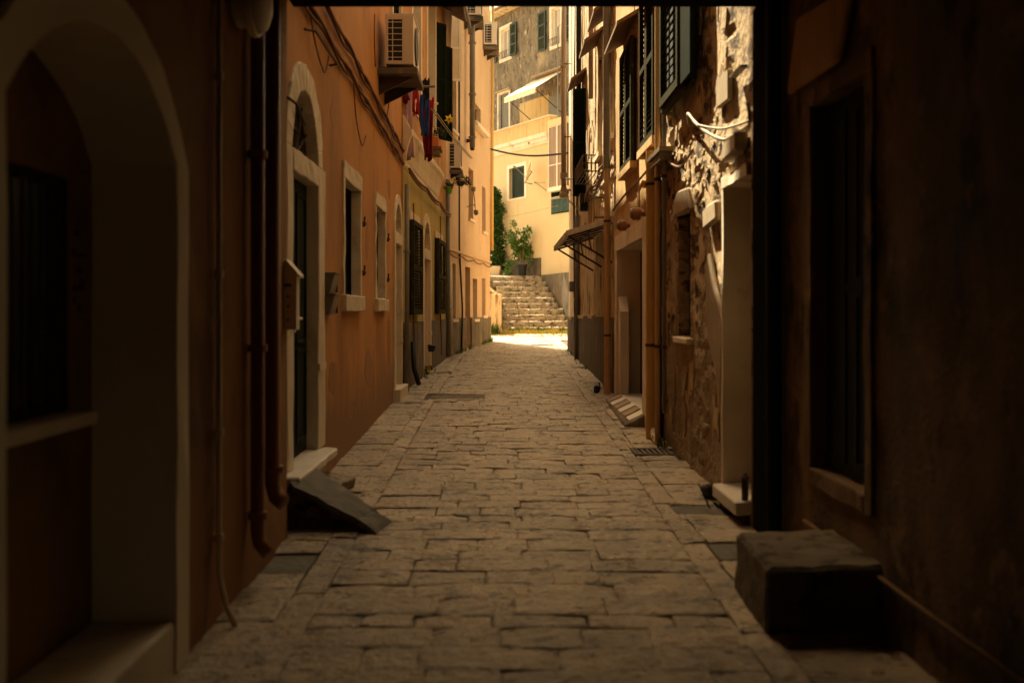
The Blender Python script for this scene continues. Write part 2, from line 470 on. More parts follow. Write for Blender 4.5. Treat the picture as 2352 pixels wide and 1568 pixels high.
def pane_window(F, u0, u1, z0, z1, v, parent, fm='white', gm='glass', mull=1, trans=1):
    mb = MB()
    ring(mb, F, u0 + .05, u1 - .05, z0 + .05, z1 - .05, .05, v, v + .04, wb=.05)
    for k in range(mull):
        uc = u0 + (u1 - u0) * (k + 1) / (mull + 1)
        mb.box(F, uc - .02, uc + .02, v + .002, v + .045, z0 + .051, z1 - .051)
    o = mb.build('window', fm, parent)
    g = MB()
    g.box(F, u0 + .045, u1 - .045, v + .008, v + .014, z0 + .045, z1 - .045)
    g.build('pane', gm, o)
    return o

# ------------------------------------------------------------------ ground
g = MB()
ys = [-60, -14, 0, 6, 12, 18, 24, 31, 60, 90]
for y0, y1 in zip(ys, ys[1:]):
    za, zb_ = gz(min(y0, 31)) - .03, gz(min(y1, 31)) - .03
    g.add([(-60, y0, za), (60, y0, za), (60, y1, zb_), (-60, y1, zb_)], [(0, 1, 2, 3)])
tag(g.build('ground', 'earth', weld=True), kind='structure')
jb = MB()
jb.add([(-2.6, -10, gz(-10) - .026), (2.9, -10, gz(-10) - .026), (2.9, 30.9, gz(30.9) - .026), (-2.6, 30.9, gz(30.9) - .026)], [(0, 1, 2, 3)])
pav = jb.build('pavement', 'joint')
tag(pav, kind='structure')

# stone variants, 1 x 1 in plan, scaled to each slab; worn corners, cambered uneven top
variants = []
for vi in range(14):
    b = MB()
    n = 6
    cs = [[None] * (n + 1) for _ in range(n + 1)]
    gx = (-.5, -.465, -.25, .0, .25, .465, .5)
    gy = (-.5, -.44, -.2, .0, .2, .44, .5)
    cdrop = [random.choice([0, 0, 0, .002, .005, .010]) for _ in range(4)]
    for i in range(n + 1):
        for j in range(n + 1):
            x, y = gx[i], gy[j]
            ei, ej = i in (0, n), j in (0, n)
            jx = random.uniform(-.008, .008)
            jy = random.uniform(-.012, .012) if ej else random.uniform(-.02, .02)
            if ei and ej:
                jx -= .006 * math.copysign(1, x); jy -= .010 * math.copysign(1, y)
            z = (-.005 if (ei or ej) else 0) + random.uniform(-.0035, .0035)
            dc = ((x - .5) ** 2 + (y - .5) ** 2, (x + .5) ** 2 + (y - .5) ** 2, (x - .5) ** 2 + (y + .5) ** 2, (x + .5) ** 2 + (y + .5) ** 2)
            for q in range(4):
                if dc[q] < .12: z -= cdrop[q] * (1 - dc[q] / .12)
            cs[i][j] = (x + jx, y * .995 + jy * .8, z)
    pts = [cs[i][j] for i in range(n + 1) for j in range(n + 1)]
    inner = []
    fa = [(i * (n + 1) + j, (i + 1) * (n + 1) + j, (i + 1) * (n + 1) + j + 1, i * (n + 1) + j + 1) for i in range(n) for j in range(n)]
    rim = [i * (n + 1) for i in range(n + 1)] + [n * (n + 1) + j for j in range(1, n + 1)] + [i * (n + 1) + n for i in range(n - 1, -1, -1)] + [j for j in range(n - 1, 0, -1)]
    k0 = len(pts)
    pts += [(pts[r][0], pts[r][1], -.06) for r in rim]
    fa += [(rim[i], k0 + i, k0 + (i + 1) % len(rim), rim[(i + 1) % len(rim)]) for i in range(len(rim))]
    me = bpy.data.meshes.new('paving_stone')
    me.from_pydata(pts, [], fa)
    me.materials.append(mt['pave'])
    variants.append(me)
stones = []      # (x0,x1,y0,y1)
skip = []        # drain covers and slabs set into the paving: (x0,x1,y0,y1)
def lx(y): return -.88 if y < 15 else -.88 + (y - 15) * .012
def rx(y): return 1.07 + max(0, (y - 5)) * .010
def ledge(y):
    if y < 6.1: return -1.31
    if y < 14.2: return -1.41
    if y < 20.9: return -1.40 + (y - 14.2) * .25 / 6.7
    return -1.15 + (y - 20.9) * .86 / 6.0
drains = [(-.97, -.22, 13.42, 14.02, 'mossy dark stone drain cover set across the left joint of the paving'),
          (1.22, 1.57, 9.0, 9.42, 'slotted stone drain cover below the ochre house near the tiled ramp'),
          (1.19, 1.56, 6.72, 7.0, 'dark sunken channel slab beside the nearest right hand doorway'),
          (-1.30, -1.05, 5.35, 5.72, 'dark channel slab at the foot of the two brown downpipes'),
          (1.24, 1.58, 5.62, 5.98, 'dark channel slab beside the stone block in the right tunnel'),
          (.77, 1.33, 24.95, 25.35, 'barred drain grate in the sunlit paving near the stairs'),
          (-1.16, -.9, 17.3, 17.6, 'thin dark channel slab below the yellow house on the left'),
          (1.32, 1.6, 18.3, 18.62, 'thin grey channel slab at the foot of the tan house on the right')]
for d in drains: skip.append(d[:4])
y = 3.1
while y < 30.6:
    h = random.choice([.17, .20, .22, .23, .25])
    if y + h > 30.8: break
    x0, x1 = lx(y), rx(y)
    if y > 27: x0 = -1.3; x1 = 2.4
    x = x0
    while x < x1 - .02:
        w = random.choice([.24, .30, .36, .40, .44, .50, .58])
        if x1 - (x + w) < .18: w = x1 - x
        stones.append((x, x + w, y, y + h))
        x += w
    y += h
for side in (-1, 1):
    y = 3.1
    while y < 27 if side < 0 else y < 30.8:
        h = random.uniform(.32, .62)
        if side < 0: stones.append((lx(y) - .16, lx(y), y, y + h))
        else: stones.append((rx(y), rx(y) + .15, y, y + h))
        y += h
    y = 3.1
    while y < 27:
        h = random.choice([.22, .28, .34, .40])
        if side < 0:
            a, b_ = ledge(y) - .05, lx(y) - .16
        else:
            a, b_ = rx(y) + .15, 1.75 if y < 6.2 else 1.64
        if b_ - a > .12: stones.append((a, b_, y, y + h))
        y += h
def clash(s):
    return any(s[0] < k[1] - .03 and s[1] > k[0] + .03 and s[2] < k[3] - .03 and s[3] > k[2] + .03 for k in skip)
keep = []
for s in stones:
    if clash(s):
        for k in skip:      # trim instead of dropping where possible
            if s[0] < k[1] - .03 and s[1] > k[0] + .03 and s[2] < k[3] - .03 and s[3] > k[2] + .03:
                for t in ((s[0], k[0], s[2], s[3]), (k[1], s[1], s[2], s[3])):
                    if t[1] - t[0] > .08: keep.append(t)
                for t in ((max(s[0], k[0]), min(s[1], k[1]), s[2], k[2]), (max(s[0], k[0]), min(s[1], k[1]), k[3], s[3])):
                    if t[3] - t[2] > .06: keep.append(t)
                break
    else: keep.append(s)
keep.sort(key=lambda s: s[2])
far = MB()
for i, (x0, x1, y0, y1) in enumerate(keep):
    cx, cy = (x0 + x1) / 2, (y0 + y1) / 2
    gp = random.choice([.001, .002, .003, .005, .008, .011])
    dz = random.uniform(-.006, .006) + (.0 if cy < 27 else .004)
    me = random.choice(variants)
    sx, sy = (x1 - x0 - gp), (y1 - y0 - gp * .9)
    rot = (R(random.uniform(-.8, .8)) + math.atan(SLOPE), R(random.uniform(-.6, .6)), R(random.uniform(-.7, .7)) + random.choice([0, math.pi]))
    if i < 299:
        o = bpy.data.objects.new('paving_stone', me)
        COL.objects.link(o)
        o.parent = pav
        o.location = (cx, cy, gz(cy) + dz)
        o.scale = (sx, sy, 1)
        if abs(rot[2]) > 1: rot = (-rot[0] + 2 * 0, rot[1], rot[2])
        o.rotation_euler = rot
    else:
        c, s_ = math.cos(rot[2]), math.sin(rot[2])
        far.add([(cx + v.co.x * sx * c - v.co.y * sy * s_, cy + v.co.x * sx * s_ + v.co.y * sy * c, gz(cy + v.co.y * sy * (1 if c > 0 else -1)) + dz + v.co.z) for v in me.vertices], [tuple(p.vertices) for p in me.polygons])
tag(far.build('paving_stones', 'pave', pav), kind='stuff')
for (x0, x1, y0, y1, lab) in drains:
    cy = (y0 + y1) / 2
    root = thing('drain_cover', ((x0 + x1) / 2, cy, gz(cy)), lab, 'drain cover', 'drain covers let into the paving')
    F = Fac((x0, y0), (x1, y0), -1)
    grate = 'grate' in lab or 'slotted' in lab
    f = MB()
    z = gz(cy)
    if grate:
        fw = .03
        f.wbox(x0, x1, y0, y0 + fw, z - .02, z + .004); f.wbox(x0, x1, y1 - fw, y1, z - .02, z + .004)
        f.wbox(x0, x0 + fw, y0 + fw, y1 - fw, z - .02, z + .003); f.wbox(x1 - fw, x1, y0 + fw, y1 - fw, z - .02, z + .003)
        f.build('frame', 'iron' if 'barred' in lab else 'slate', root)
        n = 11 if x1 - x0 > .5 else 6
        for k in range(n):
            xx = x0 + fw + (x1 - x0 - 2 * fw) * (k + .25) / n
            b = MB(); b.wbox(xx, xx + (x1 - x0 - 2 * fw) / n * .5, y0 + fw, y1 - fw, z - .02, z)
            b.build('bar', 'iron' if 'barred' in lab else 'slate', root)
    else:
        f.hexa([(x0, y0, z - .03), (x1, y0, z - .03), (x1, y1, z - .03), (x0, y1, z - .03), (x0, y0, z - .012), (x1, y0, z - .01), (x1, y1, z - .004), (x0, y1, z - .008)])
        f.build('slab', 'dado' if 'mossy' in lab else 'slate', root, bevel=.006)
        b = MB(); b.wbox(x0 + .02, x1 - .02, y0 - .012, y0 - .004, z - .04, z - .014); b.build('lip', 'iron', root)

# ------------------------------------------------------------------ left houses
# B1: brown house inside the passage, with the arched niche
F1 = Fac((-1.31, -9), (-1.31, 6.1), 1)
h1 = thing('brown_house', (-1.31, 3, 0), 'brown orange plastered house on the left of the dark passage with a pale arched niche', 'house')
u = F1.uy
segc, segr = 3.285, .685
def seg(yc, half, zs, rise):
    rr = (half * half + rise * rise) / (2 * rise)
    return lambda uu: zs + math.sqrt(max(0, rr * rr - (uu - u(yc)) ** 2)) - (rr - rise)
w = MB()
wall(w, F1, 0, u(6.1), -.8, 3.9, [(u(2.45), u(4.12), .26, seg(segc, .835, 2.13, .50))], depth=.10, du=.4)
w.box(F1, 0, u(6.1), -4.0, -.68, -.8, 9.8)
w.box(F1, u(4.12) - .002, u(6.1) - .002, -.679, -.12, -.8, 9.79)
w.box(F1, 0, u(2.45), -.679, -.12, -.8, 9.79)
w.box(F1, u(2.45) + .002, u(4.12) - .004, -.678, -.12, 2.75, 9.78)
w.box(F1, 0, u(6.1), -.119, 0.001, 3.9, 9.8)
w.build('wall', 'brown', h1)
nf = MB()           # niche: surround, reveal, floor and back wall
th = [i / 16 for i in range(17)]
inn = seg(segc, .685, 2.13, .35); out = seg(segc, .835, 2.13, .50)
for k in range(16):
    ua, ub = u(segc) - .685 + 1.37 * th[k], u(segc) - .685 + 1.37 * th[k + 1]
    oa, ob = u(segc) - .835 + 1.67 * th[k], u(segc) - .835 + 1.67 * th[k + 1]
    nf.prism(F1, [(ua, inn(ua)), (ub - .001, inn(ub)), (ob - .001, out(ob)), (oa, out(oa))], -.32, .02)
nf.box(F1, u(segc) + .685, u(segc) + .835, -.32, .02, -.1, 2.129)
nf.box(F1, u(segc) - .835, u(segc) - .685, -.32, .02, -.1, 2.129)
nf.build('niche_surround', 'niche', h1, jag=.008)
nb = MB(); nb.box(F1, u(2.4), u(4.2), -.60, -.321, -.1, 2.8); nb.build('niche_back', 'brown', h1)
ns_ = MB(); ns_.box(F1, u(2.6) + .002, u(3.97) - .002, -.319, .012, -.1, .32); ns_.build('niche_sill', 'stone', h1, bevel=.01)
wf = MB(); ring(wf, F1, u(3.0), u(3.66), 1.22, 2.0, .04, -.32, -.30, wb=.04)
nw = wf.build('window', 'door', h1)
gl = MB(); gl.box(F1, u(3.0), u(3.66), -.319, -.312, 1.22, 2.0); gl.build('pane', 'glass', nw)
for k in range(5):
    bb = MB(); yy = 3.06 + k * .135; bb.tube([F1.p(u(yy), -.29, 1.2), F1.p(u(yy), -.29, 2.02)], .009, 6); bb.build('bar', 'iron', nw)
sl = MB(); sl.box(F1, u(2.9), u(3.74), -.32, -.2, 1.13, 1.18); sl.build('window_sill', 'stone', h1, bevel=.006)
gr = MB()
for (a, zz, ww, hh) in ((3.80, 1.84, .05, .02), (3.84, 1.76, .07, .015), (3.79, 1.76, .03, .03), (3.83, 1.70, .05, .02), (3.80, 1.63, .09, .02), (3.86, 1.64, .04, .03), (3.84, 1.55, .03, .03), (3.80, 1.58, .02, .03)):
    gr.box(F1, u(a), u(a) + ww, -.3205, -.318, zz, zz + hh)
tag(gr.build('graffiti_marks', 'graffiti', h1))

# B2: orange house
F2 = Fac((-1.41, 6.1), (-1.41, 14.2), 1)
h2 = thing('orange_house', (-1.41, 10, gz(10)), 'orange plastered house on the left with two arched stone doorways', 'house')
u = F2.uy
HB2 = 10.9
holes = []
def arch_door(F, hs, y0, y1, zth, zl, zs, thing_, wl_, wr_, leafm, sm, u, lun='iron', depth=.16):
    a, b = u(y0), u(y1)
    r = (b - a) / 2; uc = (a + b) / 2
    hs.append((a - .04, b + .04, zth - .3, zl + .05))
    hs.append((a - .04, b + .04, zs - .05, arc(uc, r + .04, zs)))
    s = MB()
    s.box(F, a - wl_, a, -depth, .025, zth, zs - .001)
    s.box(F, b, b + wr_, -depth, .025, zth, zs - .001)
    s.box(F, a + .001, b - .001, -depth, .028, zl, zs - .002)
    archring(s, F, uc, zs, r, r + min(wl_, wr_) , -depth, .022)
    s.build('door_surround', sm, thing_, bevel=.006, jag=.010)
    for zz in (zth + (zl - zth) * .3, ):
        q = MB(); q.box(F, b - .001, b + wr_ + .006, -.05, .032, zz, zz + .05); q.build('jamb_block', sm, thing_)
    d = MB()
    mid = uc
    d.box(F, a, mid - .004, -depth - .06, -depth + .01, zth, zl)
    d.box(F, mid + .004, b, -depth - .06, -depth + .01, zth, zl)
    for (p, q_) in ((a + .06, mid - .06), (mid + .06, b - .06)):
        for (z0, z1) in ((zth + .12, zth + .75), (zth + .85, zl - .12)):
            ring(d, F, p + .03, q_ - .03, z0, z1, .03, -depth + .011, -depth + .022, wb=.03)
    dd = d.build('door', leafm, thing_)
    hd = MB()
    hd.tube([F.p(mid - .03, -depth + .01, zth + 1.0), F.p(mid - .03, -depth + .07, zth + 1.0), F.p(mid - .14, -depth + .07, zth + 1.0)], .011, 8)
    hd.box(F, mid - .05, mid - .01, -depth + .0225, -depth + .028, zth + .9, zth + 1.1)
    hd.build('handle', 'pipe_white', dd)
    fl = MB(); fl.box(F, a, b, -depth - .03, -depth, zs, zs + r + .02); fl.build('fanlight', 'dark', thing_)
    fg = MB()
    for k in range(1, 6):
        an = math.pi * k / 6
        fg.tube([F.p(uc, -depth + .02, zs + .02), F.p(uc + (r - .01) * math.cos(an), -depth + .02, zs + (r - .01) * math.sin(an))], .009, 6)
    for rr in (r * .45, r * .8):
        fg.tube([F.p(uc + rr * math.cos(math.pi * k / 12), -depth + .02, zs + rr * math.sin(math.pi * k / 12)) for k in range(13)], .008, 6)
    fg.build('fanlight_grille', lun, thing_)
arch_door(F2, holes, 6.66, 7.59, .50, 2.5, 2.65, h2, .20, .27, 'door', 'stone', u, depth=.08)
arch_door(F2, holes, 13.2, 13.98, .53, 2.46, 2.62, h2, .13, .13, 'wood', 'stone', u, depth=.20)
def stone_window(F, y0, y1, z0, z1, hs, thing_, u, sm='stone', wood='green', d=.085, shutters=False):
    a, b = u(y0), u(y1)
    hs.append((a - .03, b + .03, z0 - .03, z1 + .03))
    s = MB()
    s.box(F, a - .08, a, -d, .02, z0, z1 + .0)
    s.box(F, b, b + .08, -d, .02, z0, z1 + .0)
    s.box(F, a - .08, b + .08, -d, .022, z1 + .001, z1 + .16)
    s.build('window_surround', sm, thing_, bevel=.006, jag=.014)
    q = MB()
    q.box(F, a - .10, (a + b) / 2 - .002, -d, .05, z0 - .15, z0 - .001)
    q.box(F, (a + b) / 2 + .002, b + .10, -d, .05, z0 - .15, z0 - .001)
    q.build('window_sill', sm, thing_, bevel=.008, jag=.012)
    pane_window(F, a, b, z0, z1, -d - .03, thing_, fm='green', gm='glass')
    if shutters:   # inner shutter leaves folded into the reveal
        sh = MB()
        sh.box(F, a + .01, a + .06, -d + .012, -.01, z0 + .02, z1 - .02)
        sh.box(F, a + .07, a + .36, -d + .012, -d + .045, z0 + .02, z1 - .02)
        sh.build('folded_shutter', wood, thing_)
    for zz in (z0 + .25, z1 - .3):
        hk = MB()
        hk.tube([F.p(b + .1, .0, zz), F.p(b + .1, .04, zz), F.p(b + .1, .045, zz + .06)], .010, 6)
        hk.tube([F.p(b + .1, .03, zz - .04), F.p(b + .1, .05, zz + .0)], .016, 6)
        hk.build('shutter_stay', 'iron', thing_)
stone_window(F2, 8.92, 9.90, 1.70, 2.74, holes, h2, u)
stone_window(F2, 11.22, 12.04, 1.70, 2.74, holes, h2, u)
# first-floor window behind the air conditioner
def upper_window(F, y0, y1, z0, z1, hs, thing_, u, w=.14, closed=True, m='green', sm='pale', rev=.22, n=26):
    a, b = u(y0), u(y1)
    hs.append((a - .02, b + .02, z0 - .02, z1 + .02))
    s = MB(); ring(s, F, a, b, z0, z1, w, -rev, .02, wb=.10)
    s.build('window_surround', sm, thing_)
    if closed:
        shutter(F, a + .01, (a + b) / 2 - .005, z0 + .01, z1 - .01, -.05, m, thing_, n=n, panels=2)
        shutter(F, (a + b) / 2 + .005, b - .01, z0 + .01, z1 - .01, -.05, m, thing_, n=n, panels=2)
        k = MB(); k.box(F, a, b, -rev - .05, -rev, z0, z1); k.build('window', 'dark', thing_)
    else:
        pane_window(F, a, b, z0, z1, -rev - .01, thing_, fm='white')
upper_window(F2, 12.95, 13.95, 4.75, 6.7, holes, h2, u)
upper_window(F2, 9.1, 10.1, 5.1, 7.0, holes, h2, u)
w = MB()
wall(w, F2, 0, F2.L, -.6, HB2, holes, depth=.12, du=.6)
body(w, F2, 0, F2.L, -.6, HB2)
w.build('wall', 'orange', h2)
w = MB(); w.box(F2, F2.uy(11.0), F2.uy(13.0), -1.2, -.05, HB2 + .001, 13.2); w.build('roof_sun_block', 'orange', h2)  # unseen block added on the roof to keep sun off the tunnel wall
random.seed(23)
mt['patch'] = material('mismatched_orange_repair', (.36, .18, .07), (.27, .125, .045), (1, 1, .6), 2.5, stains=[((.16, .085, .04), .58, .72, (1, 1, .6), 2)], bs=30, bd=.01)
for (yy, zz, w_, h_) in ((8.35, 1.0, .22, .16), (10.6, .95, .30, .22), (12.55, 1.2, .20, .3), (10.5, 2.3, .12, .2), (8.4, 3.2, .16, .12), (12.6, 3.1, .18, .14), (9.4, .62, .35, .10)):
    k = 13; pl = [(u(yy) + w_ * math.cos(2 * math.pi * i / k) * random.uniform(.7, 1.1), zz + h_ * math.sin(2 * math.pi * i / k) * random.uniform(.7, 1.1)) for i in range(k)]
    m = MB(); m.prism(F2, pl, .0005, .0025); m.build('plaster_patch', 'patch', h2)
ts = MB(); ts.hexa([F2.p(u(6.32), -.16, .44), F2.p(u(7.7), -.16, .44), F2.p(u(7.74), .14, .435), F2.p(u(6.32), .14, .435), F2.p(u(6.32), -.16, .50), F2.p(u(7.7), -.16, .50), F2.p(u(7.74), .14, .495), F2.p(u(6.32), .14, .495)])
ts.build('threshold', 'marble', h2, bevel=.01, jag=.01)
ts = MB(); ts.box(F2, u(13.05), u(14.12), -.2, .10, .1, .53); ts.build('doorstep', 'stone', h2, bevel=.01)
ts = MB(); ts.box(F2, u(6.4), u(7.6), -.15, .08, .05, .433); ts.build('doorstep', 'stone', h2, bevel=.015)

# B3: yellow ground floor, orange above, plaster cornice between
F3 = Fac((-1.40, 14.2), (-1.15, 20.9), 1)
h3 = thing('yellow_house', (-1.28, 17.5, gz(17.5)), 'house with yellow ground floor, grey dado and thick pale plaster cornice on the left', 'house')
holes = []
px = F3.u
HB3 = 11.6
def shutter_win(F, x0, x1, z0, z1, thing_, m, n=26, sm='pale'):
    a, b = F.u(x0), F.u(x1)
    s = MB(); s.box(F, a - .02, b + .02, -.02, .03, z1 + .01, z1 + .14); s.build('lintel', sm, thing_)
    shutter(F, a, b, z0, z1, .035, m, thing_, n=n, panels=2, t=.05, sw=.07)
    k = MB(); k.box(F, a + .02, b - .02, .003, .012, z0, z1); k.build('window', 'dark', thing_)
shutter_win(F3, 938, 960, 1.50, 2.92, h3, 'green2')
shutter_win(F3, 998, 1014, 1.50, 2.92, h3, 'green2')
a0, b0 = F3.u(969.5), F3.u(988.7)
ya, yb = F3.p(a0, 0, 0).y, F3.p(b0, 0, 0).y
arch_door(F3, holes, ya + .18, yb - .18, .58, 2.45, 2.62, h3, .16, .16, 'white', 'pale', F3.uy, depth=.28)
for xx0, xx1, z0, z1 in ((944, 967, 4.75, 7.6), (979, 1000, 4.9, 7.6)):
    y0_, y1_ = F3.p(F3.u(xx0), 0, 0).y, F3.p(F3.u(xx1), 0, 0).y
    upper_window(F3, y0_ + .14, y1_ - .14, z0, z1, holes, h3, F3.uy, closed=False, w=.16, rev=.25)
lower = [h for h in holes if h[2] < 3.4]; upper = [h for h in holes if h[2] > 3.9]
w = MB(); wall(w, F3, 0, F3.L, -.6, 3.72, lower, depth=.12, du=.6); w.build('ground_floor_wall', 'ochre', h3)
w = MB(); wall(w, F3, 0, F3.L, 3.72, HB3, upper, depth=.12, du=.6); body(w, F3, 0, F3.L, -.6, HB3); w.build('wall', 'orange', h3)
for (p, q_) in ((0, a0 - .02), (b0 + .02, F3.L)):
    w = MB(); w.box(F3, p, q_, .002, .03, -.4, 1.39); w.build('dado', 'dado', h3, bevel=.004)
c = MB()
prof = [(0.0, 3.60), (.03, 3.64), (.03, 3.70), (.04, 3.72), (.06, 3.86), (.10, 4.02), (.13, 4.08), (.13, 4.15), (.10, 4.17), (.05, 4.28), (0, 4.36)]
N_ = 26
pts, fc = [], []
for i in range(N_ + 1):
    uu = (F3.L - 2.0) * i / N_
    br = 1 if uu < F3.L * .45 else 1.2
    wob = .012 * noise.noise(Vector((uu * 1.3, 0, 0)))
    for (v_, z_) in prof: pts.append(F3.p(uu, v_ * br + wob, z_ + .03 * noise.noise(Vector((uu * .8, 5, 0)))))
m_ = len(prof)
for i in range(N_):
    for k in range(m_ - 1): fc.append((i * m_ + k, (i + 1) * m_ + k, (i + 1) * m_ + k + 1, i * m_ + k + 1))
fc += [tuple(range(m_)), tuple(N_ * m_ + k for k in range(m_))[::-1]]
c.add(pts, fc); c.build('cornice', 'pale', h3)
# big green shutter leaves folded out
FS = Fac((-1.18, 19.35), (-.92, 19.75), -1)
shutter(FS, 0, .42, 4.9, 6.75, 0, 'green', h3, n=24, panels=2)
FS = Fac((-1.22, 18.75), (-1.03, 18.95), -1)
shutter(FS, 0, .27, 4.9, 7.0, 0, 'green', h3, n=24, panels=2)
# fixed yellow-black trunking with rust at the joint of orange and yellow houses

# B4: peach house
F4 = Fac((-1.15, 20.9), (-.29, 26.9), 1)
h4 = thing('peach_house', (-.72, 24, gz(24)), 'peach plastered house at the far left end with plain recessed openings', 'house')
holes = []
HB4 = 11.4
def recess(F, x0, x1, y0, y1, fill, thing_, name, d=.16, hs=holes, sill=True):
    a, b = F.u(x0), F.u(x1)
    xm = (x0 + x1) / 2
    z1, z0 = F.z(xm, y0), F.z(xm, y1)
    hs.append((a, b, z0, z1))
    k = MB(); k.box(F, a + .001, b - .001, -d - .05, -d + .04, z0 + .001, z1 - .001); k.build(name, fill, thing_)
    if sill:
        k = MB(); k.box(F, a - .05, b + .05, .001, .06, z0 - .07, z0 - .005); k.build('window_sill', 'pale', thing_)
recess(F4, 1036, 1047, 605, 732, 'wood', h4, 'window', hs=holes)
recess(F4, 1068.5, 1080, 613, 799, 'brownwood', h4, 'door', hs=holes, sill=False)
recess(F4, 1086, 1096, 640, 732, 'wood', h4, 'window', hs=holes)
recess(F4, 1107, 1115, 639, 724, 'wood', h4, 'window', hs=holes)
recess(F4, 1076, 1087, 388, 503, 'brownwood', h4, 'window', hs=holes)
recess(F4, 1107, 1115.5, 430, 532, 'brownwood', h4, 'window', hs=holes)
recess(F4, 1091, 1104, 245, 288, 'dark', h4, 'window', hs=holes)
recess(F4, 1036, 1048, 60, 300, 'dark', h4, 'window', hs=holes)
w = MB(); wall(w, F4, 0, F4.L, -.5, HB4, holes, depth=.12); body(w, F4, 0, F4.L, -.5, HB4); w.build('wall', 'peach', h4)
us4 = sorted([(F4.u(1068.5), F4.u(1080))])
for (p, q_) in ((0.0, us4[0][0] - .01), (us4[0][1] + .01, F4.L)):
    w = MB(); w.box(F4, p, q_, .002, .035, -.3, 1.40); w.build('dado', 'dado', h4)
w = MB(); w.box(F4, 0, F4.L, .002, .05, 2.84, 2.90); w.build('string_course', 'peach', h4, bevel=.01)
w = MB(); w.box(F4, F4.u(1100), F4.L, .002, .08, 2.91, HB4 - .3); 
w = MB(); w.box(F4, F4.u(1083), F4.u(1111), .002, .16, F4.z(1097, 303), F4.z(1097, 292)); w.build('window_ledge', 'stone', h4, bevel=.02)
FW = Fac((-1.10, 21.15), (-.83, 21.2), -1)
shutter(FW, 0, .27, 6.45, 7.85, 0, 'white', h4, n=22, panels=2)
FW = Fac((-1.18, 20.4), (-1.0, 20.35), -1)
shutter(FW, 0, .18, 6.3, 7.9, 0, 'white', h4, n=26, panels=1)
# scalloped canopy over the far-left balcony
cn = thing('fabric_canopy', (-1.0, 19.2, 7.4), 'dusty scalloped awning high on the yellow house under the passage beam', 'awning')
m = MB(); pts, fc = [], []
for i in range(21):
    t = i / 20
    yy = 17.3 + 3.3 * t
    for k in range(7):
        s = k / 6
        drop = .12 * abs(math.sin(t * math.pi * 3)) if k == 6 else 0
        xx = ledge(yy) + .55 * min(1, s * 1.2)
        zz = 7.75 - .35 * s - (.15 if k == 6 else 0) - drop + .03 * math.sin(t * 9)
        pts.append((xx, yy, zz))
for i in range(20):
    for k in range(6): fc.append((i * 7 + k, (i + 1) * 7 + k, (i + 1) * 7 + k + 1, i * 7 + k + 1))
m.add(pts, fc)
o = m.build('canvas', 'dado', cn, smooth=True); md = o.modifiers.new('t', 'SOLIDIFY'); md.thickness = .012
m = MB(); m.tube([(ledge(17.3) + .55, 17.3, 7.28), (ledge(20.6) + .55, 20.6, 7.28)], .02, 8); m.build('front_rail', 'iron', cn)

# ------------------------------------------------------------------ passage: ceiling, beam, right tunnel wall
ps = thing('covered_passage', (0, 3, 3.6), 'dark beam and ceiling of the covered passage framing the view', 'passage')
b = MB(); b.wbox(-1.31, 2.6, 5.6, 6.3, 3.475, 3.95); b.build('beam', 'blackpaint', ps)
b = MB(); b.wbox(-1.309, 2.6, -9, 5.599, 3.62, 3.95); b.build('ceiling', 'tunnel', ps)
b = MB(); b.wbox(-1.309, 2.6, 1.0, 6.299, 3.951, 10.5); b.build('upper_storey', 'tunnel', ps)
b = MB(); b.wbox(-2.6, 3.4, -9.3, -9.001, -.5, 10.5); b.build('added_end_wall', 'tunnel', ps)  # unseen wall added behind the viewer to keep the passage dark
b = MB(); b.wbox(1.60, 2.6, 6.0, 6.34, -.2, 3.474); b.build('pier', 'blackpaint', ps, bevel=.02)
FT = Fac((1.70, -9), (1.70, 6.0), -1)
th_ = thing('tunnel_house', (1.7, 3, 0), 'mottled brown wall with a tall shuttered window on the right of the passage', 'house')
holes = []
u = FT.uy
a, b_ = u(4.62), u(5.42)
holes.append((a - .02, b_ + .02, .68, 2.68))
def dtun(uu, z): return .012 * noise.noise(Vector((uu * 2.2, z * 2.2, 0))) + .006 * noise.noise(Vector((uu * 7, z * 7, 3)))
w = MB(); wall(w, FT, u(2.0), FT.L - .001, -.3, 3.7, holes, du=.12, dz=.12, disp=dtun, depth=.12)
w.box(FT, 0, u(-1.3), -.02, 0, -.3, 3.7)
w.box(FT, u(.4), u(2.0), -.02, 0, -.3, 3.7)
w.box(FT, u(-1.3), u(.4), -.02, 0, 1.8, 3.7)          # unseen side opening, added to let fill light in behind the viewer
w.box(FT, 0, u(-1.3), -1.2, -.021, -.3, 5)
w.box(FT, u(.4), u(6.0) - .001, -1.2, -.4, -.3, 7)
w.box(FT, u(-1.3), u(.4), -1.2, -.022, 1.8, 4.99)
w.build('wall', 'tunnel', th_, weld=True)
s = MB(); ring(s, FT, a, b_, .70, 2.66, .10, -.12, .018, wb=.09); s.build('window_surround', 'tunnel', th_, bevel=.006, jag=.012)
for (p0, p1) in ((a + .01, (a + b_) / 2 - .004), ((a + b_) / 2 + .004, b_ - .01)):
    k = MB(); k.box(FT, p0, p1, -.10, -.07, .71, 2.65)
    for (z0, z1) in ((.80, 1.62), (1.72, 2.55)): ring(k, FT, p0 + .09, p1 - .09, z0, z1, .025, -.0699, -.060, wb=.025)
    k.build('shutter', 'door', th_)
k = MB(); k.box(FT, a, b_, -.2, -.125, .7, 2.66); k.build('window', 'dark', th_)
pz = MB(); pz.hexa([FT.p(u(4.9), .012, 2.78), FT.p(u(5.75), .012, 2.80), FT.p(u(5.75), .05, 2.80), FT.p(u(4.9), .05, 2.78), FT.p(u(4.7), .012, 3.1), FT.p(u(5.6), .012, 3.2), FT.p(u(5.6), .04, 3.2), FT.p(u(4.7), .04, 3.1)])
pz.build('plaster_patch', 'r2', th_, bevel=.02)
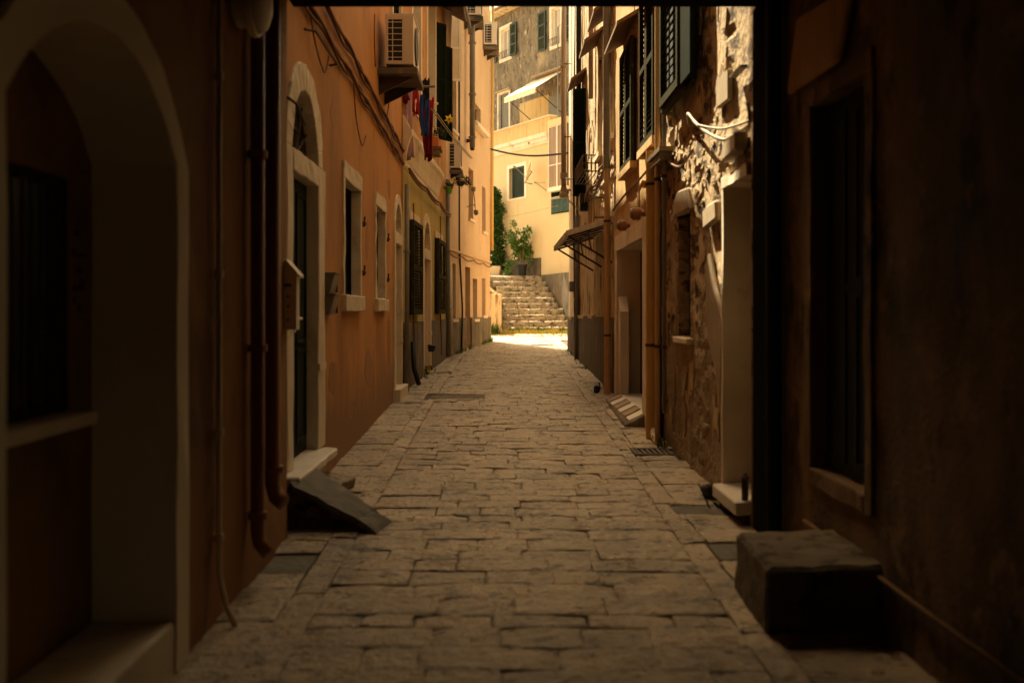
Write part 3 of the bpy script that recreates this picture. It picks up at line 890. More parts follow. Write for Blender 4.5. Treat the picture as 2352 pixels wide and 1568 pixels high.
# conduit along the foot of the wall
c = MB(); c.tube([FT.p(u(2.6), .02, .35), FT.p(u(4.0), .02, .362), FT.p(u(5.5), .022, .395)], .012, 8)
tag(c.build('conduit', 'brownwood', smooth=True), 'thin conduit running low along the dark right tunnel wall', 'conduit')
for (xx, yy, r_, lab) in ((1.575, 5.93, .035, 'black green downpipe standing against the passage pier'), (1.655, 5.95, .014, 'thin pale pipe rising beside the pier at the passage mouth')):
    c = MB(); c.tube([(xx + .04, yy, gz(6) - .02), (xx + .04, yy, 3.472)], r_, 12)
    for zz in (.9, 2.2): c.tube([(xx + .04, yy, zz), (xx + .04, yy, zz + .03)], r_ + .006, 12)
    tag(c.build('downpipe', 'door' if r_ > .02 else 'steel', smooth=False), lab, 'downpipe')
sb = MB(); sb.hexa([(1.17, 4.42, gz(4.4) - .02), (1.72, 4.42, gz(4.4) - .02), (1.74, 5.12, .1), (1.20, 5.11, .1), (1.18, 4.42, .415), (1.72, 4.42, .425), (1.73, 5.12, .435), (1.21, 5.11, .42)])
tag(sb.build('stone_block', 'darkstone', bevel=.02, jag=.014), 'worn rectangular stone block on the paving against the right tunnel wall', 'stone block')
ip = MB(); ip.tube([(1.575, 6.42, .12), (1.575, 6.42, .46)], .022, 8); ip.lathe((1.575, 6.42, .46), [(.022, 0), (.03, .02), (.01, .05)], 10)
tag(ip.build('iron_post', 'iron'), 'short black iron post at the foot of the passage pier', 'post')

# ------------------------------------------------------------------ right houses
# R1 crumbling rubble house
FR1 = Fac((1.60, 6.34), (1.60, 9.95), -1)
r1 = thing('rubble_house', (1.6, 8, gz(8)), 'crumbling house on the right with exposed rubble stone and patchy plaster', 'house')
u = FR1.uy
holes = [(u(6.36), u(7.07), .30, 2.45), (u(8.40), u(8.96), 1.33, 2.40)]
def d1(uu, z):
    n1 = noise.noise(Vector((uu * 2.0, z * 1.2, 1.0)))
    n2 = noise.noise(Vector((uu * 3.2, z * 7, 4.0)))
    n3 = noise.noise(Vector((uu * 8, z * 17, 9.0)))
    rough = min(1, max(0.15, (n1 + .25) * 2.2)) * (1 if z < 3.6 else .7)
    near = min([abs(uu - h[0]) for h in holes] + [abs(uu - h[1]) for h in holes])
    k = min(1, near / .08) if z < 2.6 else 1
    return (.028 * n1 + (.022 * n2 + .017 * n3) * rough - .02) * k
w = MB(); wall(w, FR1, 0, FR1.L, -.4, 6.6, holes, du=.055, dz=.055, disp=d1, depth=.17)
w.box(FR1, 0, FR1.L, -.17, .0, 6.6, 9.6)
w.box(FR1, 0, FR1.L, -4, -.45, -.4, 9.6)
w.build('wall', 'rubble', r1, weld=True)
s = MB()
s.box(FR1, u(7.04), u(7.04) + .05, -.20, .03, .30, 2.48)
s.box(FR1, u(6.36), u(7.04) + .05, -.20, .031, 2.42, 2.50)
s.build('door_surround', 'stone', r1, jag=.008)
k = MB(); k.box(FR1, u(6.345), u(7.039), -.24, -.17, .2, 2.41); k.build('door', 'wood', r1)
k = MB(); k.hexa([FR1.p(u(6.37), -.17, .26), FR1.p(u(7.1), -.17, .26), FR1.p(u(7.06), .10, .24), FR1.p(u(6.37), .10, .24), FR1.p(u(6.37), -.17, .345), FR1.p(u(7.1), -.17, .345), FR1.p(u(7.06), .10, .33), FR1.p(u(6.37), .10, .33)])
k.build('threshold', 'marble', r1, bevel=.008)
s = MB(); s.prism(FR1, [(u(6.5), 2.60), (u(6.9), 2.58), (u(6.96), 2.64), (u(6.85), 2.72), (u(6.5), 2.74)], -.02, .07); s.build('corbel', 'plaque', r1, bevel=.02)
s = MB(); s.prism(FR1, [(u(8.30), 2.40), (u(9.05), 2.40), (u(9.10), 2.52), (u(8.85), 2.62), (u(8.42), 2.60)], -.1, .035); s.build('lintel', 'plaque', r1, bevel=.02)
s = MB(); s.box(FR1, u(8.34), u(9.02), -.1, .045, 1.27, 1.325); s.build('window_sill', 'stone', r1, bevel=.01)
shutter(FR1, u(8.41), u(8.95), 1.335, 2.39, -.13, 'green2', r1, n=22)
k = MB(); k.box(FR1, u(8.40), u(8.96), -.2, -.14, 1.33, 2.40); k.build('window', 'dark', r1)
s = MB(); s.prism(FR1, [(u(7.25), 2.22), (u(7.72), 2.18), (u(7.75), 2.34), (u(7.62), 2.36), (u(7.28), 2.37)], -.02, .035); s.build('ledge_stone', 'plaque', r1, bevel=.02)
s = MB(); s.prism(FR1, [(u(7.15), .95), (u(7.62), 1.35), (u(7.72), 1.9), (u(7.60), 2.0), (u(7.40), 1.75), (u(7.12), 1.5)], -.02, .022); s.build('plaster_patch', 'plaque', r1, bevel=.015)
s = MB(); s.prism(FR1, [(u(6.9), 3.02), (u(7.27), 3.03), (u(7.27), 3.24), (u(6.9), 3.23)], -.01, .028)
tag(s.build('wall_plaque', 'plaque', r1, bevel=.006))
# exposed rubble stones
for k in range(230):
    yy, zz = random.uniform(7.1, 9.7), random.choice([random.uniform(2.0, 3.2), random.uniform(2.3, 3.0), random.uniform(.6, 3.3)])
    nn = noise.noise(Vector((u(yy) * 2.0, zz * 1.2, 1.0)))
    if nn < -.12 and random.random() < .7: continue
    if (8.25 < yy < 9.1 and 1.2 < zz < 2.65) or (yy < 7.15 and zz < 2.8) or (yy < 7.8 and .9 < zz < 2.05) or (7.2 < yy < 7.8 and 2.1 < zz < 2.5) or (yy < 7.4 and 2.9 < zz < 3.7): continue
    if 8.2 < yy < 9.9 and zz > 3.25: continue
    a_, b2 = random.uniform(.05, .11), random.uniform(.022, .045)
    sm = MB()
    sides = random.choice([5, 6, 7])
    pl = [(u(yy) + a_ * math.cos(2 * math.pi * i / sides) * random.uniform(.75, 1.1), zz + b2 * math.sin(2 * math.pi * i / sides) * random.uniform(.75, 1.1)) for i in range(sides)]
    dd = d1(u(yy), zz)
    pts = [FR1.p(p_, dd - .05, q_) for p_, q_ in pl] + [FR1.p(u(yy) + (p_ - u(yy)) * .72, dd + random.uniform(.006, .016), zz + (q_ - zz) * .72) for p_, q_ in pl]
    n = len(pl)
    sm.add(pts, [tuple(range(n)), tuple(range(2 * n - 1, n - 1, -1))] + [(i, (i + 1) % n, n + (i + 1) % n, n + i) for i in range(n)])
    sm.build('stone', 'rubble', r1)
# thin layers of plaster that still cling to the masonry
def flakes(F, house, n, y0, y1, z0, z1, mats, dfun, avoid, wide=.16, tall=.32, th=.012):
    for _ in range(n):
        yy, zz = random.uniform(y0, y1), random.uniform(z0, z1)
        w_, h_ = random.uniform(.3, 1) * wide, random.uniform(.3, 1) * tall
        if any(a0 - w_ < yy < a1 + w_ and b0 - h_ < zz < b1 + h_ for a0, a1, b0, b1 in avoid): continue
        uc = F.uy(yy); k = random.choice([9, 10, 11, 12]); ph = random.random() * 6
        pl = []
        for i in range(k):
            an = 2 * math.pi * i / k
            r_ = .62 + .38 * math.sin(an * 3 + ph) * random.uniform(.2, 1) + random.uniform(-.1, .15)
            pl.append((uc + w_ * r_ * math.cos(an), zz + h_ * r_ * math.sin(an)))
        m = MB()
        c_ = dfun(uc, zz)
        pts = [F.p(p_, dfun(p_, q_) - .02, q_) for p_, q_ in pl] + [F.p(p_, max(dfun(p_, q_), c_ - .02) + th * random.uniform(.6, 1.3), q_) for p_, q_ in pl] + [F.p(uc, c_ + th * 1.2, zz)]
        m.add(pts, [(i, (i + 1) % k, k + (i + 1) % k, k + i) for i in range(k)] + [(k + i, k + (i + 1) % k, 2 * k) for i in range(k)])
        m.build('plaster_flake', random.choice(mats), house)
mt['flake'] = material('old_golden_plaster', (.56, .40, .23), (.44, .30, .165), (2, 2, .8), 2.5, stains=[((.22, .14, .075), .56, .68, (3, 3, .8), 2.5)], bs=30, bd=.015)
flakes(FR1, r1, 95, 6.9, 9.9, .5, 5.4, ['flake', 'flake', 'rubble'], d1, [(8.2, 9.95, 3.2, 5.5), (8.3, 9.1, 1.25, 2.6), (6.3, 7.15, 0, 2.75), (7.1, 7.8, 2.1, 2.45)])
# big slatted shutter hung on R1's upper window
k = MB(); k.box(FR1, FR1.u(1590, .03), FR1.u(1522, .03), .0, .035, 3.45, 5.3); k.build('upper_window', 'dark', r1)
shutter(FR1, FR1.u(1566, .1), FR1.u(1524, .1), 3.42, 5.2, .09, 'green2', r1, n=22, single=True, t=.05, panels=1, sw=.07, fill=.34)
k = MB(); k.box(FR1, FR1.u(1590, .1), FR1.u(1568, .1), .09, .12, 3.42, 5.2); k.build('shutter', 'green', r1)
k = MB(); k.box(FR1, FR1.u(1568, .1), FR1.u(1522, .1), .06, .12, 3.37, 3.415); k.build('window_ledge', 'green2', r1, bevel=.006)

# R2 brown ochre house with wide portal
FR2 = Fac((1.58, 9.95), (1.58, 13.9), -1)
r2 = thing('ochre_house', (1.58, 12, gz(12)), 'brown ochre house on the right with a wide pale portal and dark door', 'house')
u = FR2.uy
holes = [(u(10.88), u(13.32), .2, 2.38)]
def upper_r(F, y0, y1, z0, z1, thing_, u, m='green2', single=True, hood=True, n=26, hm='brownwood', v=.03):
    a, b = u(y0), u(y1)
    k = MB(); k.box(F, a + .02, b - .02, .003, .02, z0 + .02, z1 - .02); k.build('window', 'dark', thing_)
    shutter(F, a, (a + b) / 2 - .005, z0, z1, v, m, thing_, n=n, single=single, panels=2, t=.045, sw=.06)
    shutter(F, (a + b) / 2 + .005, b, z0, z1, v, m, thing_, n=n, single=single, panels=2, t=.045, sw=.06)
    k = MB(); k.box(F, a - .05, b + .05, .001, .09, z0 - .09, z0 - .01); k.build('window_sill', 'r2', thing_)
    if hood:
        k = MB(); q = F.p
        k.hexa([q(a - .15, .001, z1 + .22), q(b + .15, .001, z1 + .22), q(b + .15, .25, z1 + .08), q(a - .15, .25, z1 + .08),
                q(a - .15, .001, z1 + .27), q(b + .15, .001, z1 + .27), q(b + .15, .25, z1 + .12), q(a - .15, .25, z1 + .12)])
        k.build('window_hood', hm, thing_)
upper_r(FR2, FR2.p(FR2.u(1502, .06), 0, 0).y, FR2.p(FR2.u(1470, .06), 0, 0).y, 3.30, 4.95, r2, u)
upper_r(FR2, FR2.p(FR2.u(1451, .06), 0, 0).y, FR2.p(FR2.u(1425, .06), 0, 0).y, 3.30, 4.75, r2, u)
s = MB(); ring(s, FR2, u(10.9), u(13.3), .2, 2.36, .27, -.30, .03, wt=.20); s.build('portal_surround', 'pale', r2, jag=.01)
def d2(uu, z): return .012 * noise.noise(Vector((uu * 3, z * 1.5, 7))) + .006 * noise.noise(Vector((uu * 11, z * 6, 2)))
w = MB(); wall(w, FR2, 0, FR2.L, -.3, 10.4, holes, du=.14, dz=.14, disp=d2, depth=.12); body(w, FR2, 0, FR2.L, -.3, 10.4); w.build('wall', 'r2', r2, weld=True)
k = MB(); k.box(FR2, u(10.89), u(13.31), -.36, -.301, .2, 2.36); dd = k.build('door', 'door', r2)
for i in range(12):
    k = MB(); k.box(FR2, u(10.92) + i * .2, u(10.92) + i * .2 + .19, -.30, -.285, .36, 2.33); k.build('plank', 'door', dd)
for i in range(4):
    k = MB(); k.box(FR2, u(10.91) + i * .598, u(10.91) + i * .598 + .592, -.30, .005, .30, .46 + 0 * i); k.build('threshold_slab', 'marble', r2, bevel=.006)
k = MB(); k.prism(FR2, [(u(13.28), .46), (u(13.28), 1.75), (u(13.05), 1.55), (u(13.05), .46)], -.10, .01); k.build('jamb_splay', 'pale', r2)
# tiled ramp
rp = thing('tiled_ramp', (1.45, 12, gz(12)), 'sloping doorstep ramp with striped tiles below the wide dark door', 'ramp')
k = MB(); k.hexa([(1.33, 10.7, gz(10.7) - .03), (1.575, 10.7, gz(10.7) - .03), (1.575, 13.3, gz(13.3) - .03), (1.38, 13.3, gz(13.3) - .03), (1.34, 10.72, gz(10.7) + .03), (1.575, 10.72, gz(10.7) + .15), (1.575, 13.28, gz(13.3) + .09), (1.39, 13.28, gz(13.3) + .01)])
k.build('base', 'dado', rp, bevel=.012)
for i in range(6):
    y0 = 10.82 + i * .40
    def zz(x, y): 
        t = (y - 10.72) / 2.56
        za, zb2 = (gz(10.7) + .03) * (1 - t) + (gz(13.3) + .01) * t, (gz(10.7) + .15) * (1 - t) + (gz(13.3) + .09) * t
        xa = 1.34 * (1 - t) + 1.39 * t
        return za + (zb2 - za) * (x - xa) / (1.575 - xa)
    k = MB(); q = [(1.40, y0), (1.57, y0), (1.57, y0 + .3), (1.40, y0 + .3)]
    k.hexa([(x, y, zz(x, y) - .01) for x, y in q] + [(x, y, zz(x, y) + .008) for x, y in q])
    k.build('tile', ['marble', 'plaque'][i % 2], rp)
# ochre corner strip + pipes
OP = [(1.565, 9.93, .058, 'pipe_ochre', -.05, 3.15, 'thick ochre painted downpipe at the corner of the rubble and ochre houses'),
      (1.53, 9.55, .026, 'r2', .3, 4.6, 'thin brown conduit beside the thick ochre downpipe'),
      (1.55, 9.32, .020, 'steel', .6, 5.5, 'grey conduit rising left of the small shuttered rubble house window'),
      (1.54, 13.97, .045, 'r2', .1, 3.55, 'rust brown lower pipe at the corner of the ochre and tan houses'),
      (1.54, 13.97, .052, 'steel', 3.551, 10, 'dark upper downpipe above the cable bundle on the ochre house corner')]
for (xx, yy, r_, m_, z0, z1, lab) in OP:
    c = MB(); c.tube([(xx - r_ + .0, yy, max(z0, gz(yy) - .01)), (xx - r_, yy, z1)], r_, 14)
    o = c.build('downpipe', m_, smooth=False); tag(o, lab, 'downpipe')
    for zz_ in (1.2, 2.8):
        if z0 < zz_ < z1:
            k = MB(); k.tube([(xx - r_, yy, zz_), (xx - r_, yy, zz_ + .03)], r_ + .008, 12); k.build('clamp', 'iron', o)
sh = thing('shoe_stone', (1.5, 9.95, gz(10)), 'pale curved pipe end lying at the foot of the ochre downpipe', 'pipe shoe')
k = MB(); k.tube([(1.52, 9.9, gz(9.9) + .10), (1.50, 9.75, gz(9.7) + .06), (1.51, 9.55, gz(9.5) + .02)], .03, 8); k.build('elbow', 'stone', sh)
sp = None
for (xp, yp, lab) in ((1464, 491, 'round ochre wall lamp above the right side of the pale portal'), (1432, 518, 'round ochre wall lamp above the left side of the pale portal')):
    uu, z = FR2.u(xp, .08), FR2.z(xp, yp, .08)
    c0 = FR2.p(uu, 0, z)
    if sp is None:
        sp = thing('wall_lamp', c0, lab, 'wall lamp', 'round lamps over the portal')
        k = MB(); k.lathe(c0, [(.03, 0), (.03, .04), (.065, .05), (.07, .13), (.05, .14)], 14, (-1, 0, 0)); k.build('housing', 'pipe_brown', sp)
        k = MB(); k.lathe(c0 + Vector((-.125, -.0, 0)), [(.055, 0), (.05, .03), (.02, .04)], 14, (-1, 0, 0)); k.build('lens', 'steel', sp)
        first = c0
    else: dup(sp, c0 - first, lab)

# R3 tan streaky house
FR3 = Fac((1.62, 13.9), (1.62, 21.0), -1)
r3 = thing('tan_house', (1.62, 17, gz(17)), 'tall tan house on the right with streaked peeling plaster and small wooden window hoods', 'house')
u = FR3.uy
holes = []
def tall_r(F, y0, y1, z0, z1, thing_, u, hs, hood=True):
    a, b = u(y0), u(y1)
    hs.append((a, b, z0, z1))
    k = MB(); k.box(F, a + .001, b - .001, -.22, -.16, z0, z1); k.build('window', 'dark', thing_)
    k = MB(); k.box(F, a - .04, b + .04, .001, .07, z0 - .08, z0 - .005); k.build('window_sill', 'pale', thing_)
    shutter(F, a + .005, a + .30, z0 + .01, z1 - .01, -.10, 'brownwood', thing_, n=20)
    if hood:
        q = F.p; k = MB()
        k.hexa([q(a - .12, .001, z1 + .26), q(b + .12, .001, z1 + .26), q(b + .12, .30, z1 + .04), q(a - .12, .30, z1 + .04),
                q(a - .12, .001, z1 + .31), q(b + .12, .001, z1 + .31), q(b + .12, .30, z1 + .09), q(a - .12, .30, z1 + .09)])
        k.build('window_hood', 'brownwood', thing_)
tall_r(FR3, 14.25, 15.05, 4.1, 5.75, r3, u, holes)
tall_r(FR3, 15.85, 16.65, 4.1, 5.75, r3, u, holes)
tall_r(FR3, 18.9, 19.7, 3.9, 5.85, r3, u, holes)
recess(FR3, 1333, 1346, 577, 723, 'dark', r3, 'window', hs=holes)
recess(FR3, 1357, 1368, 590, 722, 'brownwood', r3, 'window', hs=holes)
recess(FR3, 1376, 1386, 560, 700, 'brownwood', r3, 'door', hs=holes, sill=False)
def d3(uu, z): return .022 * noise.noise(Vector((uu * 3.5, z * .8, 17))) + .014 * noise.noise(Vector((uu * 12, z * 2.2, 12)))
w = MB(); wall(w, FR3, 0, FR3.L, -.2, 7.6, holes, du=.09, dz=.13, disp=d3, depth=.17)
w.box(FR3, 0, FR3.L, -.17, 0, 7.6, 10.2)
w.box(FR3, 0, FR3.L, -5, -.5, -.2, 10.2)
w.build('wall', 'tan', r3, weld=True)
w = MB(); w.box(FR3, u(14.05), FR3.L, .012, .045, -.1, 1.46); w.build('dado', 'dado', r3, bevel=.006)
# open dark shutter leaf seen face on
FSH = Fac((1.60, 18.75), (1.36, 18.80), 1)
shutter(FSH, 0, .245, 3.72, 5.75, 0, 'green', r3, n=34, panels=2)
flakes(FR3, r3, 70, 14.1, 20.8, 1.6, 7.2, ['flake', 'tan', 'r2'], d3, [(14.0, 15.2, 4.0, 6.1), (15.7, 16.8, 4.0, 6.1), (18.7, 19.9, 3.8, 6.2), (14.2, 19.6, 1.4, 2.75)], wide=.22, tall=.5)
flakes(FR2, r2, 34, 10.1, 13.8, 2.6, 6.5, ['flake', 'r2'], d2, [(10.3, 11.6, 3.1, 5.4), (12.0, 13.4, 3.1, 5.1)], wide=.16, tall=.4)
# R4 white house at the far corner
FR4 = Fac((1.59, 21.0), (1.59, 23.2), -1)
r4 = thing('white_house', (1.59, 22, gz(22)), 'narrow white rendered house catching the sun at the far right corner', 'house')
u = FR4.uy
holes = []
recess(FR4, 1313.3, 1317.5, 602, 726, 'wood', r4, 'window', hs=holes)
w = MB(); wall(w, FR4, 0, FR4.L, 0, 10, holes, depth=.12, du=.3); body(w, FR4, 0, FR4.L, 0, 10)
w.add([FR4.p(FR4.L, 0, 0), FR4.p(FR4.L, -.6, 0), FR4.p(FR4.L, -.6, 10), FR4.p(FR4.L, 0, 10)], [(0, 1, 2, 3)])
w.build('wall', 'white_rend', r4)
w = MB(); w.box(FR4, 0, FR4.L + .02, .002, .035, .2, 1.42); w.build('dado', 'dado', r4)
k = MB(); k.box(FR4, u(21.5), u(21.9), .002, .10, 1.98, 2.20)
tag(k.build('meter_box', 'steel', bevel=.01), 'grey metal meter box on the white corner house at the far right', 'meter box')

# ------------------------------------------------------------------ stairs and far buildings
N_ST = 10
Y0, RISE, TREAD = 31.0, .188, .35
st = thing('stone_staircase', (1, 31, gz(31)), 'weathered stone staircase climbing to the landing at the end of the alley', 'staircase')
zb0 = gz(31)
def rend(k): return 2.25 - (k / 9.0) * .82 if k < 10 else 1.40
for k in range(N_ST):
    y0 = Y0 + k * TREAD
    z1 = zb0 + (k + 1) * RISE
    xl, xr = .03 - .09 * (k > 6), rend(k) + random.uniform(-.04, .05)
    if k >= 7: xl = -.15 - (k - 7) * .12
    n = random.choice([3, 4])
    cuts = sorted([xl + (xr - xl) * (i + random.uniform(-.25, .25)) / n for i in range(1, n)])
    cuts = [xl] + cuts + [xr]
    core = MB(); core.wbox(xl + .02, xr + .3 if k < 9 else xr, y0 + .06, 37.5, z1 - RISE - .02, z1 - .035)
    so = core.build('step', 'dado', st)
    for a_, b2 in zip(cuts, cuts[1:]):
        s = MB()
        j = lambda m: random.uniform(-m, m)
        za = z1 + j(.008)
        s.hexa([(a_ + .006, y0 + j(.012), z1 - RISE - .01), (b2 - .006, y0 + j(.012), z1 - RISE - .01), (b2 - .006, y0 + TREAD + .05, z1 - RISE - .01), (a_ + .006, y0 + TREAD + .05, z1 - RISE - .01),
                (a_ + .006, y0 + j(.014), za), (b2 - .006, y0 + j(.014), za + j(.012)), (b2 - .006, y0 + TREAD + .05, za), (a_ + .006, y0 + TREAD + .05, za)])
        s.build('stone', 'step', so, bevel=.014, jag=.03)
ZL = zb0 + N_ST * RISE
ld = MB(); ld.hexa([(-2.5, 34.2, 0), (1.6, 34.2, 0), (3.5, 45, 0), (-2.5, 45, 0), (-2.5, 34.2, ZL - .01), (1.6, 34.2, ZL - .01), (3.5, 45, ZL + .7), (-2.5, 45, ZL + .7)])
tag(ld.build('landing', 'earth'), kind='structure')
for i in range(9):        # cobbled slabs on the landing
    s = MB(); xx = -1.0 + i * .26
    s.hexa([(xx, 34.22, ZL - .02), (xx + .25, 34.22, ZL - .02), (xx + .25, 34.9, ZL + .02), (xx, 34.9, ZL + .02), (xx, 34.25, ZL + .01 + .01 * random.random()), (xx + .25, 34.25, ZL + .012), (xx + .25, 34.9, ZL + .055), (xx, 34.9, ZL + .05)])
    s.build('landing_slab', 'step', st)
# left flank wall with coping
fl = thing('flank_wall', (-.15, 31, zb0), 'low rendered wall with sloping stone coping on the left of the stairs', 'wall')
k = MB(); k.wbox(-.33, .03, 30.6, 31.6, zb0 - .1, 2.10); k.wbox(-.6, .02, 31.601, 34.4, zb0 - .1, 2.05); k.build('pier', 'tan', fl, bevel=.03)
k = MB(); k.hexa([(-1.6, 30.75, zb0 - .1), (-.331, 30.75, zb0 - .1), (-.331, 31.1, zb0 - .1), (-1.6, 31.1, zb0 - .1), (-1.6, 30.75, 3.2), (-.331, 30.75, 2.12), (-.331, 31.1, 2.12), (-1.6, 31.1, 3.2)]); k.build('wall', 'dado', fl)
k = MB(); k.hexa([(-1.7, 30.7, 3.28), (-.12, 30.7, 2.02), (-.12, 31.15, 2.02), (-1.7, 31.15, 3.28), (-1.7, 30.7, 3.38), (-.06, 30.7, 2.09), (-.06, 31.15, 2.09), (-1.7, 31.15, 3.38)]); k.build('coping', 'pale', fl, bevel=.01)
k = MB(); k.wbox(-5, -.65, 31.2, 45, 0, ZL); tag(k.build('terrace', 'dado'), kind='structure')
# right flank plinth
FA = Fac((1.45 + .515 * 6, 34.3 - .857 * 6), (1.45 - .515 * 9, 34.3 + .857 * 9), -1)
yh = thing('yellow_corner_house', (1.45, 34.3, ZL), 'plain yellow plastered house above the stairs with cornice and glazed bay', 'house')
pl = MB(); zt = 2.80
pts = [(1.40, 34.35), (2.25, 31.4), (2.6, 31.0), (4.5, 31.0), (3.5, 35.0), (1.6, 35.0)]
n = len(pts)
pl.add([(x, y, 0) for x, y in pts] + [(x, y, zt) for x, y in pts], [tuple(range(n))[::-1], tuple(range(n, 2 * n))] + [(i, (i + 1) % n, n + (i + 1) % n, n + i) for i in range(n)])
pl.build('plinth', 'dado', yh)
holes = []
za_c = 7.64
a, b_ = FA.u(1205), FA.u(1169.5)
holes.append((b_ , a, 5.62, 6.72) if b_ < a else (a, b_, 5.62, 6.72))
ua, ub = min(a, b_), max(a, b_)
s = MB(); ring(s, FA, ua, ub, 5.62, 6.72, .13, -.10, .015, wb=.06); s.build('window_surround', 'white', yh)
um_ = ua + (ub - ua) * .72
shutter(FA, ua + .01, um_, 5.63, 6.71, -.03, 'teal', yh, n=26, panels=1)
k = MB(); k.box(FA, ua, ub, -.16, -.10, 5.62, 6.72); k.build('window', 'curtain', yh)
k = MB(); k.box(FA, um_ + .005, um_ + .05, -.09, .02, 5.63, 6.71); k.build('shutter_edge', 'green', yh)
# glazed bay on the right
ba, bb = FA.u(1312), FA.u(1272)
ba, bb = min(ba, bb), max(ba, bb)
zg0, zg1 = FA.z(1285, 432), FA.z(1285, 318)
bay = MB(); bay.box(FA, ba, bb, .002, .25, zg1 + .4, zg1 + .62); bay.build('bay_head', 'yellow', yh)
bay = MB(); bay.box(FA, ba, bb, .002, .25, zg0 - .12, zg0); bay.build('bay_sill', 'white', yh)
for i in range(2):
    p_ = ba + (bb - ba) * i / 2
    fr = MB(); ring(fr, FA, p_ + .03, p_ + (bb - ba) / 2 - .03, zg0 + .03, zg1 + .37, .028, .18, .23, wb=.028)
    zz_ = zg0 + (zg1 - zg0) * .45; fr.box(FA, p_ + .03, p_ + (bb - ba) / 2 - .03, .185, .225, zz_, zz_ + .03)
    fo = fr.build('bay_window', 'white', yh)
    gl = MB(); gl.box(FA, p_ + .03, p_ + (bb - ba) / 2 - .03, .20, .206, zg0 + .03, zg1 + .37); gl.build('pane', 'brownglass', fo)
k = MB(); k.box(FA, ba, bb, .001, .17, zg0, zg1 + .4); k.build('bay_interior', 'brownwood', yh)
# balcony below the bay with teal sheet
zl0, zl1 = FA.z(1285, 490), FA.z(1285, 426)
k = MB(); k.box(FA, ba, FA.u(1266), -.3, .004, zl0, zl1); k.build('balcony_recess', 'green', yh)
k = MB(); q = FA.p; n = 18; pts = []; fc = []
for i in range(n + 1):
    t = i / n; uu = ba + (FA.u(1268) - ba) * t; vv = .06 + .03 * math.sin(t * 23)
    pts += [q(uu, vv, zl0 + .03), q(uu, vv * .9, zl0 + (zl1 - zl0) * .55)]
for i in range(n): fc.append((2 * i, 2 * i + 2, 2 * i + 3, 2 * i + 1))
k.add(pts, fc); tag(k.build('tarpaulin', 'tealcloth', smooth=True), 'blue green sheet hung along the small balcony under the glazed bay', 'tarpaulin')
k = MB(); k.tube([q(ba, .1, zl0 + (zl1 - zl0) * .6), q(FA.u(1262), .1, zl0 + (zl1 - zl0) * .57)], .014, 6); k.tube([q(ba, .1, zl0 + (zl1 - zl0) * .55), q(FA.u(1262), .1, zl0 + (zl1 - zl0) * .52)], .010, 6); k.build('balcony_rail', 'pipe_white', yh)
w = MB(); wall(w, FA, 0, FA.L, 0, 7.35, holes, depth=.12)
w.box(FA, 0, FA.L, -6, -.4, 0, 7.9)
w.build('wall', 'yellow', yh)
w = MB(); w.box(FA, FA.u(1264), FA.L, -.3, 0.0, 7.66, 8.2); w.build('parapet', 'parapet', yh)
w = MB(); w.box(FA, 0, FA.u(1264) - .001, -.3, -.05, 7.35, 8.0); w.build('parapet', 'yellow', yh)
for (v_, z0, z1) in ((.05, 7.30, 7.38), (.09, 7.381, 7.52), (.15, 7.521, 7.66)):
    w = MB(); w.box(FA, FA.u(1262), FA.L, -.1, v_, z0, z1); w.build('cornice', 'cornice', yh)
w = MB(); w.box(FA, FA.u(1264), FA.L, -.33, .04, 8.201, 8.25); w.build('parapet_coping', 'pale', yh)
# upper-left dado patch behind the pot
k = MB(); k.box(FA, FA.u(1243), FA.L, .002, .05, 2.6, 3.05 + .35); k.build('dado', 'dado', yh)
# vent hole
k = MB(); c0 = FA.p(FA.u(1215, .1), .10, FA.z(1215, 329, .1)); k.lathe(c0, [(.035, 0), (.035, .02)], 12, (FA.n.x, FA.n.y, 0)); k.build('vent', 'black', yh)
# terrace slab up to the grey house
off = Vector((.857, .515)) * 2.2
FG = Fac(FA.p0 + off, (FA.p0 + off) + FA.d * FA.L, -1)
gh = thing('grey_house', (3.3, 35.4, 7.9), 'tall weathered grey house set back above the yellow one with green shutters', 'house')
k = MB(); k.box(FA, 0, FA.L, -2.2, -.301, 7.9, 8.0); k.build('terrace_floor', 'dado', gh)
holes = []
def gwin(x0, x1, y0t, y1b, sill=True):
    a, b = sorted((FG.u(x0), FG.u(x1)))
    xm = (x0 + x1) / 2
    z1, z0 = FG.z(xm, y0t), FG.z(xm, y1b)
    holes.append((a - .02, b + .02, z0 - .02, z1 + .02))
    s = MB(); ring(s, FG, a, b, z0, z1, .14, -.15, .03, wb=.12); s.build('window_surround', 'cornice', gh)
    pane_window(FG, a, b, z0, z1, -.13, gh, fm='white', gm='curtain')
    # iron pot guard
    k = MB()
    for i in range(9):
        uu = a + (b - a) * i / 8
        k.tube([FG.p(uu, .12, z0 + .0), FG.p(uu + .03 * (-1) ** i, .17, z0 + .12), FG.p(uu, .12, z0 + .26)], .008, 5)
    k.tube([FG.p(a - .02, .12, z0 + .26), FG.p(b + .02, .12, z0 + .26)], .008, 5); k.tube([FG.p(a - .02, .12, z0), FG.p(b + .02, .12, z0)], .008, 5)
    k.build('pot_guard', 'iron', gh)
    return a, b, z0, z1
def gsh(x0, x1, z0, z1):
    a, b = sorted((FG.u(x0), FG.u(x1)))
    shutter(FG, a, b, z0, z1, .04, 'teal', gh, n=30, panels=3, t=.045, sw=.07)
a, b, z0, z1 = gwin(1152, 1172, 66, 134); gsh(1174.5, 1189, z0 - .03, z1 + .05); gsh(1136, 1143.5, z0 - .03, z1 + .05)
a, b, z0, z1 = gwin(1268, 1287, 18, 104); gsh(1239, 1256, z0 - .03, z1 + .05); gsh(1300, 1318, z0 - .03, z1 + .05)
